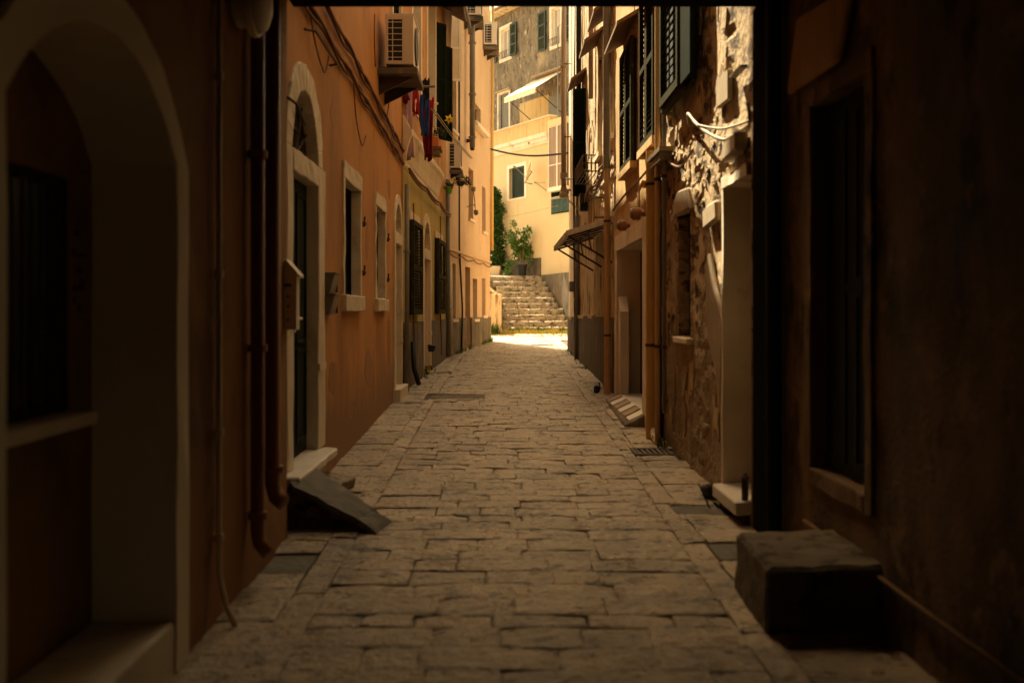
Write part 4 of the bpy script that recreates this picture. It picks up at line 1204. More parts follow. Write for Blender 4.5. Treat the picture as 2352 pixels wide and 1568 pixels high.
# louvred grey door onto the terrace
a, b = sorted((FG.u(1145), FG.u(1172))); zd1 = FG.z(1158, 212)
holes.append((a, b, 7.95, zd1))
s = MB(); ring(s, FG, a + .08, b - .04, 8.0, zd1 - .06, .10, -.1, .03, wt=.1); s.build('door_surround', 'cornice', gh)
shutter(FG, a + .10, (a + b) / 2 + .18, 8.0, zd1 - .07, -.03, 'steel', gh, n=26)
k = MB(); k.box(FG, a, b, -.2, -.12, 7.95, zd1); k.build('door', 'dark', gh)
k = MB(); k.box(FG, a - .1, b + .1, .001, .12, zd1 + .03, zd1 + .08); k.build('door_hood', 'tile', gh)
def dg(uu, z): return .02 * noise.noise(Vector((uu * 1.5, z * 1.0, 27))) + .012 * noise.noise(Vector((uu * 7, z * 3, 22)))
ulo, uhi = FG.u(1330), FG.u(1120)
ulo, uhi = min(ulo, uhi), max(ulo, uhi)
w = MB(); wall(w, FG, ulo, uhi, 7.5, 13.7, holes, du=.16, dz=.16, disp=dg, depth=.12)
w.box(FG, 0, FG.L, -6, -.4, 3, 13.7)
w.build('wall', 'grey_rend', gh, weld=True)
w = MB(); w.box(FG, ulo, uhi, .03, .05, 7.95, 8.7)
# lower pale plaster area beneath the awning
a, b = sorted((FG.u(1196), FG.u(1262)))
w = MB(); w.box(FG, a, b, .02, .045, 7.95, 9.8); w.build('plaster_patch', 'parapet', gh)
a, b = sorted((FG.u(1262), FG.u(1300)))
w = MB(); w.box(FG, a, b, .03, .05, 7.95, 9.7); w.build('terrace_door', 'steel', gh)
# eaves
w = MB(); w.box(FG, ulo, uhi, -.3, .35, 13.70, 13.80); w.build('eaves', 'tan', gh)
tl = None
for i in range(26):
    uu = ulo + (uhi - ulo) * (i + .5) / 26
    pts = []; fc = []
    for (v_, zz_) in ((.45, 13.82), (-.6, 14.15)):
        for k in range(6):
            an = math.pi * k / 5; pts.append(FG.p(uu + .10 * math.cos(an), v_, zz_ + .08 * math.sin(an)))
    fc = [(k, k + 1, 7 + k, 6 + k) for k in range(5)] + [(0, 1, 2, 3, 4, 5)]
    k = MB(); k.add(pts, fc); k.build('roof_tile', 'tile', gh)
# awning
aw = thing('cream_awning', FG.p(FG.u(1240), .5, 9.5), 'cream canvas awning sloping over the terrace below the grey house', 'awning')
a, b = sorted((FG.u(1226), FG.u(1300)))
m = MB(); n = 16; zA = FG.z(1226, 187); vf = 1.35
zf = EYE + (HY - 226) / FPX * FG.p(a if FG.u(1226) == a else b, vf, 0).y
zA = FG.z(1226, 187) - .15
zf = min(zf, zA - .5)
pts, fc = [], []
for i in range(n + 1):
    t = i / n; uu = a + (b - a) * t
    pts += [FG.p(uu, .05, zA + .15), FG.p(uu, vf, zf), FG.p(uu, vf + .01, zf - .18 - .035 * abs(math.sin(t * math.pi * 7)))]
for i in range(n): fc += [(3 * i, 3 * i + 3, 3 * i + 4, 3 * i + 1), (3 * i + 1, 3 * i + 4, 3 * i + 5, 3 * i + 2)]
m.add(pts, fc); o = m.build('canvas', 'awning', aw); md = o.modifiers.new('t', 'SOLIDIFY'); md.thickness = .01
k = MB(); k.tube([FG.p(a, vf, zf - .01), FG.p(b, vf, zf - .01)], .018, 8); k.build('front_rail', 'pipe_white', aw)
k = MB(); k.box(FG, a - .1, b - .2, .03, .30, zA + .18, zA + .24); k.build('awning_hood', 'tile', gh)
for uu in (a + .1, b - .1):
    k = MB(); k.tube([FG.p(uu, .05, zA - 1.5), FG.p(uu, vf - .05, zf - .03)], .016, 8); k.build('arm', 'iron', aw)
fp = MB(); c0 = FA.p(FA.u(1270), -.2, 8.2); fp.tube([c0, c0 + Vector((0, 0, 3.0))], .022, 8); fp.tube([c0 + Vector((0, 0, 3.0)), c0 + Vector((.1, 0, 3.1)), c0 + Vector((.3, 0, 3.05))], .012, 6)
tag(fp.build('antenna_pole', 'steel'), 'thin grey pole rising from the terrace in front of the cream awning', 'pole')

# satellite dish and small antenna on the yellow wall
sd = thing('satellite_dish', FA.p(FA.u(1212), .1, 6.5), 'satellite dish seen nearly edge on beside the green shuttered window', 'satellite dish')
c0 = FA.p(FA.u(1214, .45), .45, FA.z(1214, 392, .45))
ax = Vector((-1, .02, .27)).normalized()
m = MB(); m.lathe(c0, [(.02, -.055), (.14, -.045), (.26, -.015), (.34, .02), (.345, .03), (.335, .028), (.25, .0), (.13, -.03), (.01, -.04)], 24, ax); m.build('reflector', 'pipe_white', sd, smooth=True)
m = MB(); m.tube([c0 - Vector((0, 0, .33)), c0 + ax * .50 + Vector((0, 0, .02))], .012, 6); m.lathe(c0 + ax * .5, [(.03, -.04), (.035, .05)], 10, ax); m.build('feed_arm', 'steel', sd)
m = MB(); m.tube([c0 - ax * .05, c0 - ax * .12, FA.p(FA.u(1222, 0) , .3, c0.z - .35), FA.p(FA.u(1222, 0), 0, c0.z - .38)], .018, 8); m.build('bracket', 'steel', sd)
an = MB(); c1 = FA.p(FA.u(1228, .2), .2, FA.z(1228, 421, .2)); an.tube([FA.p(FA.u(1228), 0, c1.z + .05), c1 + Vector((0, 0, .05)), c1 + Vector((.35, -.25, -.25)), c1 + Vector((.55, -.3, -.45))], .012, 6); an.tube([c1, c1 + Vector((.5, -.3, 0))], .007, 5)
an.tube([c1 + Vector((.5, -.3, -.35)), c1 + Vector((.56, -.35, -.5))], .028, 6)
tag(an.build('tv_aerial', 'steel'), 'small bent aerial arm fixed beside the satellite dish on the yellow wall', 'aerial')

# ------------------------------------------------------------------ plants
def foliage(mb, pts, n, size, spread):
    for _ in range(n):
        c, r = random.choice(pts)
        d = Vector((random.gauss(0, 1), random.gauss(0, 1), random.gauss(0, 1))).normalized() * r * random.random() ** .45
        mb.leaf(Vector(c) + d, size * random.uniform(.6, 1.25))
pt = thing('potted_tree', (.73, 35.0, ZL), 'leafy young tree in a black plastic pot at the head of the stairs', 'potted tree')
c0 = Vector((.75, 34.75, ZL + .03))
m = MB(); m.lathe(c0, [(.125, 0), (.17, .36), (.185, .37), (.185, .40), (.165, .40), (.16, .35), (.01, .34)], 20); m.build('pot', 'black', pt)
m = MB(); tips = []
for i in range(13):
    an = random.uniform(0, 6.28); rr = random.uniform(.15, .62); hh = random.uniform(.35, 1.55) * (1.1 - rr * .45)
    e = c0 + Vector((rr * math.cos(an) * 1.05, rr * math.sin(an) * .5, .4 + hh))
    mid_ = c0 + Vector((rr * math.cos(an) * .35, rr * math.sin(an) * .2, .4 + hh * .55))
    m.tube([c0 + Vector((0, 0, .34)), mid_, e], [.018, .011, .004], 6)
    tips += [(e, .17), (mid_.lerp(e, .5), .15), (mid_, .10)]
m.build('branches', 'bark', pt)
tips += [(c0 + Vector((-.45, 0, .35)), .22), (c0 + Vector((-.3, 0, .6)), .2), (c0 + Vector((-.5, -.1, .15)), .18), (c0 + Vector((.35, 0, .5)), .16), (c0 + Vector((-.1, 0, .9)), .2)]
m = MB(); foliage(m, tips, 2800, .085, 0); tag(m.build('leaves', 'leaf', pt), kind='stuff')
iv = thing('climbing_ivy', (-.45, 36.3, ZL), 'tall dense dark green climber with orange flowers in a pale planter', 'climber')
m = MB(); m.hexa([(-.75, 35.6, ZL), (-.05, 35.6, ZL), (-.0, 36.2, ZL), (-.75, 36.2, ZL), (-.78, 35.55, ZL + .42), (-.0, 35.55, ZL + .42), (.03, 36.25, ZL + .42), (-.78, 36.25, ZL + .42)]); m.build('planter', 'pale', iv, bevel=.03)
cl = []
for i in range(30):
    t = i / 29
    cl.append((Vector((-.12 + .10 * math.sin(i * 1.7) - .10 * t, 36.2 + .15 * t, ZL + .45 + 2.75 * t)), .33 * (1 - .35 * t) + .06 * math.sin(i * 2.3)))
m = MB(); foliage(m, cl, 6500, .10, 0); foliage(m, [(Vector((-.05 + .1 * i, 36.4, ZL + 2.6 - .06 * i)), .12) for i in range(3)], 120, .07, 0)
tag(m.build('leaves', 'leafdark', iv), kind='stuff')
m = MB(); m.tube([(-.4, 36, ZL + .3), (-.45, 36.2, ZL + 1.5), (-.4, 36.35, ZL + 3.0)], [.03, .02, .01], 6); m.build('stem', 'bark', iv)
m = MB()
for _ in range(16):
    c, r = random.choice(cl[:14]); m.leaf(c + Vector((random.uniform(-r, r), -r * .9, random.uniform(-.1, .1))), .05)
tag(m.build('flowers', 'orangef', iv), kind='stuff')
# weeds at the foot of stairs and walls
def grass(name, pts, m_, lab=None):
    m = MB()
    for (x, y, z, h, n) in pts:
        for _ in range(n):
            a_ = random.uniform(0, 6.28); r_ = random.uniform(0, .10)
            b0 = Vector((x + r_ * math.cos(a_), y + r_ * math.sin(a_), z))
            tdir = Vector((random.gauss(0, .35), random.gauss(0, .35), 1)).normalized()
            s_ = Vector((math.cos(a_ + 1.5), math.sin(a_ + 1.5), 0)) * .008
            hh = h * random.uniform(.5, 1.2)
            m.add([b0 - s_, b0 + s_, b0 + tdir * hh + s_ * .2, b0 + tdir * hh - s_ * .2 + Vector((random.gauss(0, .01), 0, 0))], [(0, 1, 2, 3)])
    tag(m.build(name, m_), kind='stuff')
ps_ = [(random.uniform(-.25, 2.3), 30.75 + random.gauss(0, .12), gz(30.7), random.uniform(.06, .15), 12) for _ in range(150)]
ps_ += [(random.uniform(-.25, 2.4), random.uniform(28.5, 30.8), gz(29.5), .05, 5) for _ in range(70)]
grass('dry_weeds', ps_, 'straw')
ps_ = [(random.uniform(.1, 2.3), 30.88, gz(30.8), random.uniform(.08, .2), 14) for _ in range(45)] + [(random.uniform(-.4, -.05), 30.5, gz(30.5), .3, 14) for _ in range(16)]
ps_ += [(ledge(y_) + .06, y_, gz(y_), .12, 12) for y_ in [25.2, 25.6, 26.0, 26.3, 26.6, 26.8, 21.8, 22.1, 22.6, 23.4, 16.3, 17.0]]
ps_ += [(1.53, y_, gz(y_), .09, 10) for y_ in [6.9, 7.3, 9.45, 9.6, 14.6, 18, 19.2, 20.3, 21.6, 22.8]]
ps_ += [(rend(k) + .02, Y0 + k * TREAD + .25, zb0 + (k + 1) * RISE, .10, 16) for k in range(1, 9)]
grass('green_weeds', ps_, 'leaf')

# ------------------------------------------------------------------ air conditioners
def ac_unit(x, y, zc, lab, w=.32, h=.56, L_=.80, ledge_m='dado'):
    """end face towards the street mouth (coil grille), fan side towards the street"""
    x0 = x - w / 2; x1 = x + w / 2; z0 = zc - h / 2; z1 = zc + h / 2
    r_ = thing('air_conditioner', (x, y + L_ / 2, z0), lab, 'air conditioner', 'air conditioners hung on the left houses')
    m = MB(); m.wbox(x0, x1, y + .02, y + L_, z0, z1); m.wbox(x0 - .01, x1 + .01, y + .01, y + L_ + .01, z1 + .0005, z1 + .022)
    FE = Fac((x0, y + .019), (x1, y + .019), 1)
    m.box(FE, 0, .03, 0, .018, z0, z1); m.box(FE, w * .60, w, 0, .018, z0, z1); m.box(FE, .03, w * .60, 0, .0175, z0, z0 + .04); m.box(FE, .03, w * .60, 0, .0175, z1 - .05, z1)
    m.box(FE, w * .24, w * .27, 0, .02, z0 + .04, z1 - .05)
    m.build('housing', 'ac', r_, bevel=.003)
    m = MB(); m.box(FE, .03, w * .6, -.003, .004, z0 + .04, z1 - .05); m.build('coil', 'black', r_)
    m = MB()
    for k in range(7):
        zz_ = z0 + .04 + (h - .09) * (k + .5) / 7
        m.box(FE, .03, w * .6, .012, .018, zz_, zz_ + .008)
    tag(m.build('grille', 'ac', r_), kind='stuff')
    m = MB(); m.lathe((x1 + .004, y + .34, zc), [(.22, 0), (.22, .012), (.05, .018)], 24, (1, 0, 0)); m.build('fan_guard', 'black', r_)
    m = MB(); m.wbox(x0 - .12, x1 + .05, y - .02, y + L_ + .05, z0 - .12, z0 - .045); m.build('ledge', ledge_m, r_, bevel=.006)
    for yy in (y + .12, y + L_ - .12):
        m = MB(); m.wbox(x0 - .15, x1 + .02, yy, yy + .03, z0 - .043, z0 - .002)
        m.hexa([(x0 - .15, yy, z0 - .34), (x0 - .12, yy, z0 - .34), (x0 - .12, yy + .03, z0 - .34), (x0 - .15, yy + .03, z0 - .34), (x0 - .15, yy, z0 - .121), (x1, yy, z0 - .121), (x1, yy + .03, z0 - .121), (x0 - .15, yy + .03, z0 - .121)])
        m.build('bracket', 'iron', r_)
    return r_
ac_unit(-1.16, 11.4, 4.66, 'large beige air conditioner nearest on the left, high on the orange house')
ac_unit(-1.03, 21.3, 4.90, 'beige air conditioner hanging just above the flower baskets', w=.33)
ac_unit(-.27, 25.7, 8.72, 'small beige air conditioner high at the far end of the peach house', w=.34)
ac_unit(-.62, 22.9, 8.65, 'beige air conditioner half hidden under the passage beam above the big grey downpipe', w=.34)

# ------------------------------------------------------------------ pipes, cables, lamps on the left
def pipe(name, pts, r_, m_, lab, cat='pipe', clamps=(), group=None, n=12):
    root = thing(name, pts[0], lab, cat, group)
    m = MB(); m.tube(pts, r_, n); m.build('tube', m_, root, smooth=True)
    for c in clamps:
        k = MB(); c = Vector(c); k.tube([c - Vector((0, 0, .018)), c + Vector((0, 0, .018))], r_ * 1.35 + .003, 12); k.build('clamp', m_, root)
    return root
pipe('conduit', [(-1.285, 4.54, 3.35), (-1.285, 4.54, .52), (-1.28, 4.52, .36), (-1.24, 4.49, .22), (-1.20, 4.5, .13)], .0135, 'pipe_white', 'slim off white conduit running down the brown wall beside the niche', 'conduit', clamps=[(-1.285, 4.54, z) for z in (2.62, 1.72, 1.0, .52)])
pipe('downpipe', [(-1.255, 5.14, 3.46), (-1.255, 5.14, .42), (-1.24, 5.12, .36), (-1.19, 5.10, .31)], .036, 'pipe_brown', 'brown painted downpipe left of the pair, ending low at the tunnel edge', 'downpipe', clamps=[(-1.255, 5.14, z) for z in (2.36, 1.36, .5)])
pipe('downpipe', [(-1.262, 5.50, 3.46), (-1.262, 5.50, .60), (-1.235, 5.48, .53), (-1.19, 5.46, .50)], .044, 'pipe_brown', 'brown painted downpipe right of the pair, ending beside the slab ramp', 'downpipe', clamps=[(-1.262, 5.50, z) for z in (.68,)])
lp = thing('bulkhead_lamp', (-1.31, 4.9, 3.06), 'round off white bulkhead lamp high on the brown wall near the beam', 'wall lamp')
m = MB(); m.lathe((-1.31, 4.95, 3.08), [(.12, 0), (.12, .05), (.165, .07), (.165, .10)], 24, (1, 0, 0)); m.build('base', 'pipe_white', lp)
m = MB(); m.lathe((-1.21, 4.95, 3.08), [(.15, 0), (.135, .035), (.08, .06), (.01, .07)], 24, (1, 0, 0)); m.build('diffuser', 'white', lp, smooth=True)
# two cable bundles on the orange house
def bundle(z0, z1, y0, y1, n, lab, x=-1.40, sag=.02, m_='cable', rr=.013):
    root = thing('cable_bundle', (x, y0, z0), lab, 'cable bundle', 'cables strung along the house fronts')
    for k in range(n):
        pts = []
        for i in range(40):
            t = i / 39
            pts.append((x + .016 * (k % 2) + .02 + .004 * math.sin(i * 1.3 + k * 2), y0 + (y1 - y0) * t, z0 + (z1 - z0) * t + .018 * math.sin(i * .9 + k * 2.1) + .02 * (k - n / 2) - sag * math.sin(math.pi * ((t * 5) % 1))))
        m = MB(); m.tube(pts, rr, 6); m.build('cable', m_, root, smooth=True)
    return root
bundle(4.02, 3.84, 6.15, 14.1, 3, 'upper brown cable bundle running along the orange house above the windows')
bundle(3.78, 3.66, 6.15, 14.1, 3, 'lower brown cable bundle running along the orange house above the windows')
def xr(px_, y_): return (px_ - CX) / FPX * y_
# loose loops of thin wire
for (pts, lab) in (([(-1.39, 7.2, 3.8), (-1.38, 7.4, 3.55), (-1.38, 7.8, 3.42), (-1.38, 8.0, 3.6)], 'loose thin wire loop beside the nearest arched doorway'),
                   ([(-1.39, 9.4, 3.75), (-1.38, 9.5, 3.4), (-1.38, 9.9, 3.2), (-1.38, 10.2, 3.35)], 'loose thin wire loop below the air conditioner on the orange house'),
                   ([(-1.38, 10.9, 4.8), (-1.37, 10.8, 4.5), (-1.38, 11.0, 4.25), (-1.37, 11.2, 4.5)], 'loose thin wire curling beside the large air conditioner'),
                   ([(-1.38, 12.0, 4.4), (-1.36, 12.1, 4.1), (-1.37, 12.0, 3.9), (-1.36, 12.15, 3.8)], 'thin drain hose end hanging under the large air conditioner')):
    # smooth through the points
    P = [Vector(p) for p in pts]; Q = []
    for i in range(len(P) - 1):
        p0 = P[max(i - 1, 0)]; p1 = P[i]; p2 = P[i + 1]; p3 = P[min(i + 2, len(P) - 1)]
        for s in range(8):
            t = s / 8
            Q.append(.5 * ((2 * p1) + (p2 - p0) * t + (2 * p0 - 5 * p1 + 4 * p2 - p3) * t * t + (3 * p1 - p0 - 3 * p2 + p3) * t ** 3))
    Q.append(P[-1])
    m = MB(); m.tube(Q, .007, 6); tag(m.build('loose_wire', 'cable', smooth=True), lab, 'wire')
for (y_, z_, L_, lab) in ((7.35, 3.56, .95, 'thin iron rod with hook fixed above the nearest arched door'),):
    m = MB(); m.tube([(-1.40, y_ - .25, z_), (-1.33, y_ - .2, z_), (-1.33, y_ + L_ - .2, z_), (-1.40, y_ + L_ - .15, z_)], .010, 6)
    tag(m.build('iron_rod', 'iron'), lab, 'rod')
m = MB(); m.tube([(-1.40, 6.42, 2.95), (-1.33, 6.50, 2.90), (-1.31, 6.68, 2.80)], .010, 6)
tag(m.build('iron_bracket', 'iron'), 'stubby dark bracket sticking out left of the nearest fanlight', 'bracket')
# letterboxes
mb_ = thing('birdhouse_letterbox', (-1.29, 6.05, 1.5), 'weathered white letterbox with a little gable roof by the brown house corner', 'letterbox')
FB = Fac((-1.355, 6.02), (-1.235, 6.02), 1)
m = MB(); m.prism(FB, [(0, 1.44), (.12, 1.44), (.12, 1.78), (.06, 1.84), (0, 1.78)], -.09, .0); m.build('box', 'cornice', mb_)
m = MB(); m.prism(FB, [(-.022, 1.755), (.06, 1.845), (.142, 1.755), (.142, 1.77), (.06, 1.865), (-.022, 1.77)], -.11, .025); m.build('roof', 'cornice', mb_)
m = MB(); m.box(FB, .03, .09, .001, .008, 1.70, 1.715)
for zz_ in (1.50, 1.58, 1.64): m.tube([FB.p(.07, .0, zz_), FB.p(.07, .006, zz_)], .008, 8)
m.build('slot', 'iron', mb_)
lb = None
for (zc, lab) in ((1.775, 'upper grey metal letterbox on the orange wall beside the dark door'), (1.605, 'lower grey metal letterbox on the orange wall beside the dark door')):
    if lb is None:
        lb = thing('letterbox', F2.p(F2.uy(8.05), 0, zc), lab, 'letterbox', 'grey letterboxes by the dark door')
        m = MB(); uu = F2.uy(7.92)
        m.hexa([F2.p(uu, .002, zc - .08), F2.p(uu + .26, .002, zc - .08), F2.p(uu + .26, .05, zc - .08), F2.p(uu, .05, zc - .08), F2.p(uu, .002, zc + .075), F2.p(uu + .26, .002, zc + .075), F2.p(uu + .26, .09, zc + .075), F2.p(uu, .09, zc + .075)])
        m.build('box', 'steel', lb, bevel=.006)
        m = MB(); m.box(F2, uu - .004, uu + .264, .002, .1, zc + .0755, zc + .085); m.build('lid', 'steel', lb)
        m = MB(); m.box(F2, uu + .26 + .001, uu + .27, .01, .07, zc - .07, zc + .07); m.build('side_plate', 'black', lb)
        zf0 = zc
    else: dup(lb, (0, 0, zc - zf0), lab)
# slab ramp and rubble base at the door
ra = thing('slab_ramp', (-1.15, 6.7, gz(6.7)), 'grey slate slab sloping from the dark door step down to the paving on rubble', 'ramp')
def worn_slab(A, th_, name, m_, parent, nx=12, ny=6, amp=.010):
    m = MB(); top, bot, fc = [], [], []
    P = [Vector(p) for p in A]
    for i in range(nx + 1):
        for j in range(ny + 1):
            a_, b2 = i / nx, j / ny
            p = (P[0].lerp(P[3], a_)).lerp(P[1].lerp(P[2], a_), b2)
            e = i in (0, nx) or j in (0, ny)
            w_ = noise.noise(Vector((p.x * 9, p.y * 9, 3)))
            q = p + Vector((w_ * .014 if e else 0, w_ * .012 if e else 0, amp * (w_ + noise.noise(p * 21)) - (.012 if e else 0)))
            top.append(q); bot.append(p + Vector((w_ * .01 if e else 0, 0, -th_)))
    n = (nx + 1) * (ny + 1)
    ix = lambda i, j: i * (ny + 1) + j
    for i in range(nx):
        for j in range(ny):
            fc.append((ix(i, j), ix(i + 1, j), ix(i + 1, j + 1), ix(i, j + 1)))
            fc.append((n + ix(i, j), n + ix(i, j + 1), n + ix(i + 1, j + 1), n + ix(i + 1, j)))
    for i in range(nx):
        for j in (0, ny): fc.append((ix(i, j), ix(i + 1, j), n + ix(i + 1, j), n + ix(i, j)))
    for j in range(ny):
        for i in (0, nx): fc.append((ix(i, j), ix(i, j + 1), n + ix(i, j + 1), n + ix(i, j)))
    m.add(top + bot, fc)
    return m.build(name, m_, parent, smooth=False)
worn_slab([(-1.33, 6.25, .485), (-1.26, 6.85, .48), (-.82, 6.56, .26), (-.90, 6.20, .275)], .05, 'slab', 'slate', ra)
worn_slab([(-.90, 6.20, .272), (-.82, 6.56, .258), (-.705, 6.50, .195), (-.77, 6.16, .185)], .05, 'slab', 'slate', ra, nx=5)
random.seed(3)
for row in range(4):
    x = -1.39
    while x < -.84:
        w_ = random.uniform(.08, .16)
        zt_ = .485 - (x + w_ + 1.32) * .53
        z0 = .165 + row * .08
        if z0 + .075 < zt_ - .03:
            m = MB(); m.rbox((x + w_ / 2, 6.25 + random.uniform(0, .03) + .11, z0 + .038), w_ - .008, .22, .074, .008, 0)
            m.build('stone', 'darkstone', ra, bevel=.012)
        x += w_
m = MB(); m.hexa([(-1.40, 6.33, .1), (-1.40, 6.85, .1), (-.86, 6.55, .1), (-.9, 6.30, .1), (-1.40, 6.33, .435), (-1.40, 6.85, .435), (-.84, 6.55, .215), (-.88, 6.30, .20)]); m.build('core', 'dado', ra)
m = MB(); m.hexa([(-1.38, 7.25, .18), (-1.2, 7.25, .18), (-1.12, 7.6, .18), (-1.38, 7.6, .18), (-1.38, 7.25, .34), (-1.18, 7.25, .29), (-1.10, 7.6, .29), (-1.38, 7.6, .34)])
tag(m.build('kerb_wedge', 'step', bevel=.01), 'small pale stone wedge tucked behind the slate slab ramp', 'stone wedge')
# B3/B4 corner pipes
pipe('downpipe', [(-1.40 + .07, 14.12, .42), (-1.33, 14.12, 3.35)], .034, 'steel', 'grey drainpipe with patchy paint between the orange and yellow houses', 'downpipe', clamps=[(-1.33, 14.12, z) for z in (1.2, 2.4)])
pipe('downpipe', [(-1.10, 20.75, .6), (-1.10, 20.75, 4.3)], .045, 'steel', 'grey downpipe between the yellow and peach houses below the flower baskets', 'downpipe', clamps=[(-1.1, 20.75, z) for z in (1.6, 2.8)])
pipe('downpipe', [(-1.04, 21.0, .6), (-1.05, 21.0, 2.6)], .030, 'pipe_white', 'short off white plastic pipe standing beside the grey downpipe', 'downpipe')
pipe('downpipe', [(-.66, 23.2, 10.8), (-.66, 23.2, 5.35)], .066, 'steel', 'big grey vertical flue pipe cut off halfway down the peach house', 'flue', clamps=[(-.66, 23.2, z) for z in (5.6, 6.6, 7.8, 9.0)])
pipe('pipe_elbow', [(-.80, 23.2, 5.52), (-.66, 23.2, 5.52), (-.66, 23.2, 5.30)], .05, 'iron', 'dark elbow joining the big grey flue to the peach wall', 'pipe elbow')
pipe('cable_pipe', [(-.88, 22.4, .65), (-.86, 22.4, 1.6), (-.93, 22.35, 3.0), (-.93, 22.3, 8.0)], .022, 'black', 'black cable pipe climbing the peach house left of the recessed door', 'cable')
pipe('cable_pipe', [(-.22, 26.92, 10), (-.24, 26.93, 4.6), (-.24, 26.93, 3.2)], .05, 'pipe_ochre', 'ochre painted pipe at the far corner of the peach house', 'downpipe')
for (y_, z0_, lab) in ((15.2, 3.2, 'thin brown wire hanging down the yellow house left of its arched door'), (19.4, 3.4, 'thin brown wire hanging down the yellow house right of its arched door')):
    xx = ledge(y_) + .03
    m = MB(); m.tube([(xx, y_, z0_), (xx + .01, y_ + .05, 2.4), (xx, y_ - .03, 1.6), (xx + .035, y_, .7)], .012, 6); tag(m.build('hanging_wire', 'cable'), lab, 'wire')
m = MB(); m.tube([(ledge(14.9) + .06, 14.9, 1.1), (ledge(14.9) + .08, 14.88, .7), (ledge(14.9) + .16, 14.8, .46)], .035, 8); tag(m.build('rubber_hose', 'black', smooth=True), 'thick black rubber hose end bending onto the paving by the yellow house', 'hose')
m = MB(); m.rbox((ledge(17) + .12, 17.0, .92), .12, .14, .12, .02); tag(m.build('black_bag', 'black', bevel=.02), 'small black bundle hanging low by the arched door of the yellow house', 'bundle')
bundle(2.98, 2.94, 21.0, 26.8, 1, 'single grey brown cable sagging along the peach house above its ground floor', x=-1.0, sag=.03) if False else None
m = MB(); pts = [F4.p(F4.L * i / 24, .07, 2.78 - .06 * math.sin(math.pi * ((i / 6) % 1))) for i in range(25)]; m.tube(pts, .014, 6); tag(m.build('sagging_cable', 'cable'), 'single thin cable sagging along the peach house under its string course', 'cable')
m = MB(); pts = [F3.p(F3.L * i / 24, .10, 3.58 - .05 * math.sin(math.pi * ((i / 8) % 1))) for i in range(25)]; m.tube(pts, .022, 6); m.tube([p + Vector((0, 0, -.05)) for p in pts], .014, 6); tag(m.build('sagging_cable', 'cable'), 'double dark cable under the pale cornice of the yellow house', 'cable')
# wall bracket lamp on peach house
m = MB(); c0 = F4.p(F4.u(1072), .0, 4.0)
m.tube([c0, c0 + Vector((.18, -.05, .05)), c0 + Vector((.22, -.05, -.12))], .012, 6); m.lathe(c0 + Vector((.22, -.05, -.2)), [(.03, 0), (.06, .04), (.05, .12)], 10); m.lathe(c0 + Vector((.16, -.1, .35)), [(.05, 0), (.06, .1)], 10); m.tube([c0 + Vector((.16, -.1, .4)), c0 + Vector((.2, -.05, 0))], .012, 6)
tag(m.build('wall_fitting', 'steel'), 'tangled grey spotlight fitting on the peach house below the baskets', 'wall lamp')

# ------------------------------------------------------------------ washing and flowers
def wp(px_, py_, y_): return Vector(((px_ - CX) / FPX * y_, y_, EYE + (HY - py_) / FPX * y_))
m = MB(); m.tube([(-1.40, 14.4, 4.79), (-.95, 14.4, 4.80)], .018, 8); tag(m.build('drying_pole', 'steel'), 'grey wooden drying pole sticking out with the lilac washing', 'drying pole')
m = MB(); m.tube([(-1.37, 15.6, 4.83), (-.98, 15.6, 4.80)], .016, 8); tag(m.build('drying_pole', 'pipe_white'), 'short pale drying pole end behind the red garment', 'drying pole')
def garment(name, x, y, z, w_, h_, m_, lab, legs=False, rot=.5):
    m = MB(); nx, nz = 9, 14; pts, fc = [], []
    for i in range(nx + 1):
        for j in range(nz + 1):
            s, t = i / nx - .5, j / nz
            ww = w_ * (1 + .12 * math.sin(t * 5 + s * 2)) * (1 if not legs or t < .45 else 1)
            fx = s * ww; fy = .05 * math.sin(s * 15 + t * 3 + x * 9) * (.4 + t)
            pts.append((x + fx * math.cos(rot) - fy * math.sin(rot), y + fx * math.sin(rot) + fy * math.cos(rot), z - h_ * t + .03 * math.sin(s * 9 + x * 20)))
    for i in range(nx):
        for j in range(nz):
            if legs and j > nz * .42 and i == nx // 2: continue
            a_ = i * (nz + 1) + j; fc.append((a_, a_ + nz + 1, a_ + nz + 2, a_ + 1))
    m.add(pts, fc)
    o = m.build(name, m_, smooth=True); md = o.modifiers.new('t', 'SOLIDIFY'); md.thickness = .008
    tag(o, lab, 'garment', 'washing hung out from the left houses')
garment('hanging_towel', -1.33, 14.35, 4.75, .13, 1.0, 'pink', 'long lilac towel hanging on the drying pole over the orange house', rot=.6)
garment('hanging_shirt', -1.36, 14.25, 4.76, .09, .22, 'maroon', 'small dark maroon cloth pegged left of the lilac towel', rot=.5)
garment('hanging_socks', -1.235, 14.45, 4.77, .09, .36, 'red', 'narrow red garment hanging between the lilac towel and the jeans', legs=True, rot=.4)
garment('hanging_jeans', -1.15, 15.0, 4.83, .13, .62, 'blue', 'blue jeans hanging from the washing line beside the long red cloth', legs=True, rot=.5)
garment('hanging_shirt', -1.11, 14.8, 5.00, .09, .28, 'blackc', 'small black garment hanging above the jeans', rot=.4)
garment('hanging_cloth', -1.12, 15.3, 4.76, .14, .88, 'maroon', 'long dark red cloth hanging beside the flower planter', rot=.4)
garment('hanging_shirt', -1.07, 15.1, 4.77, .10, .24, 'red', 'bright red top pegged over the long dark red cloth', rot=.4)
for (dx, lab) in ((0, 'left strand of the clothes line crossing past the washing'), (.035, 'right strand of the clothes line crossing past the washing')):
    a_, b2 = wp(990, 250, 14.5), wp(1081, 364, 20); m = MB(); m.tube([a_ + Vector((dx, 0, 0)), a_.lerp(b2, .5) + Vector((dx, 0, -.04)), b2 + Vector((dx, 0, 0))], .008, 6)
    tag(m.build('clothes_line', 'wood'), lab, 'clothes line', 'strands of the clothes line')
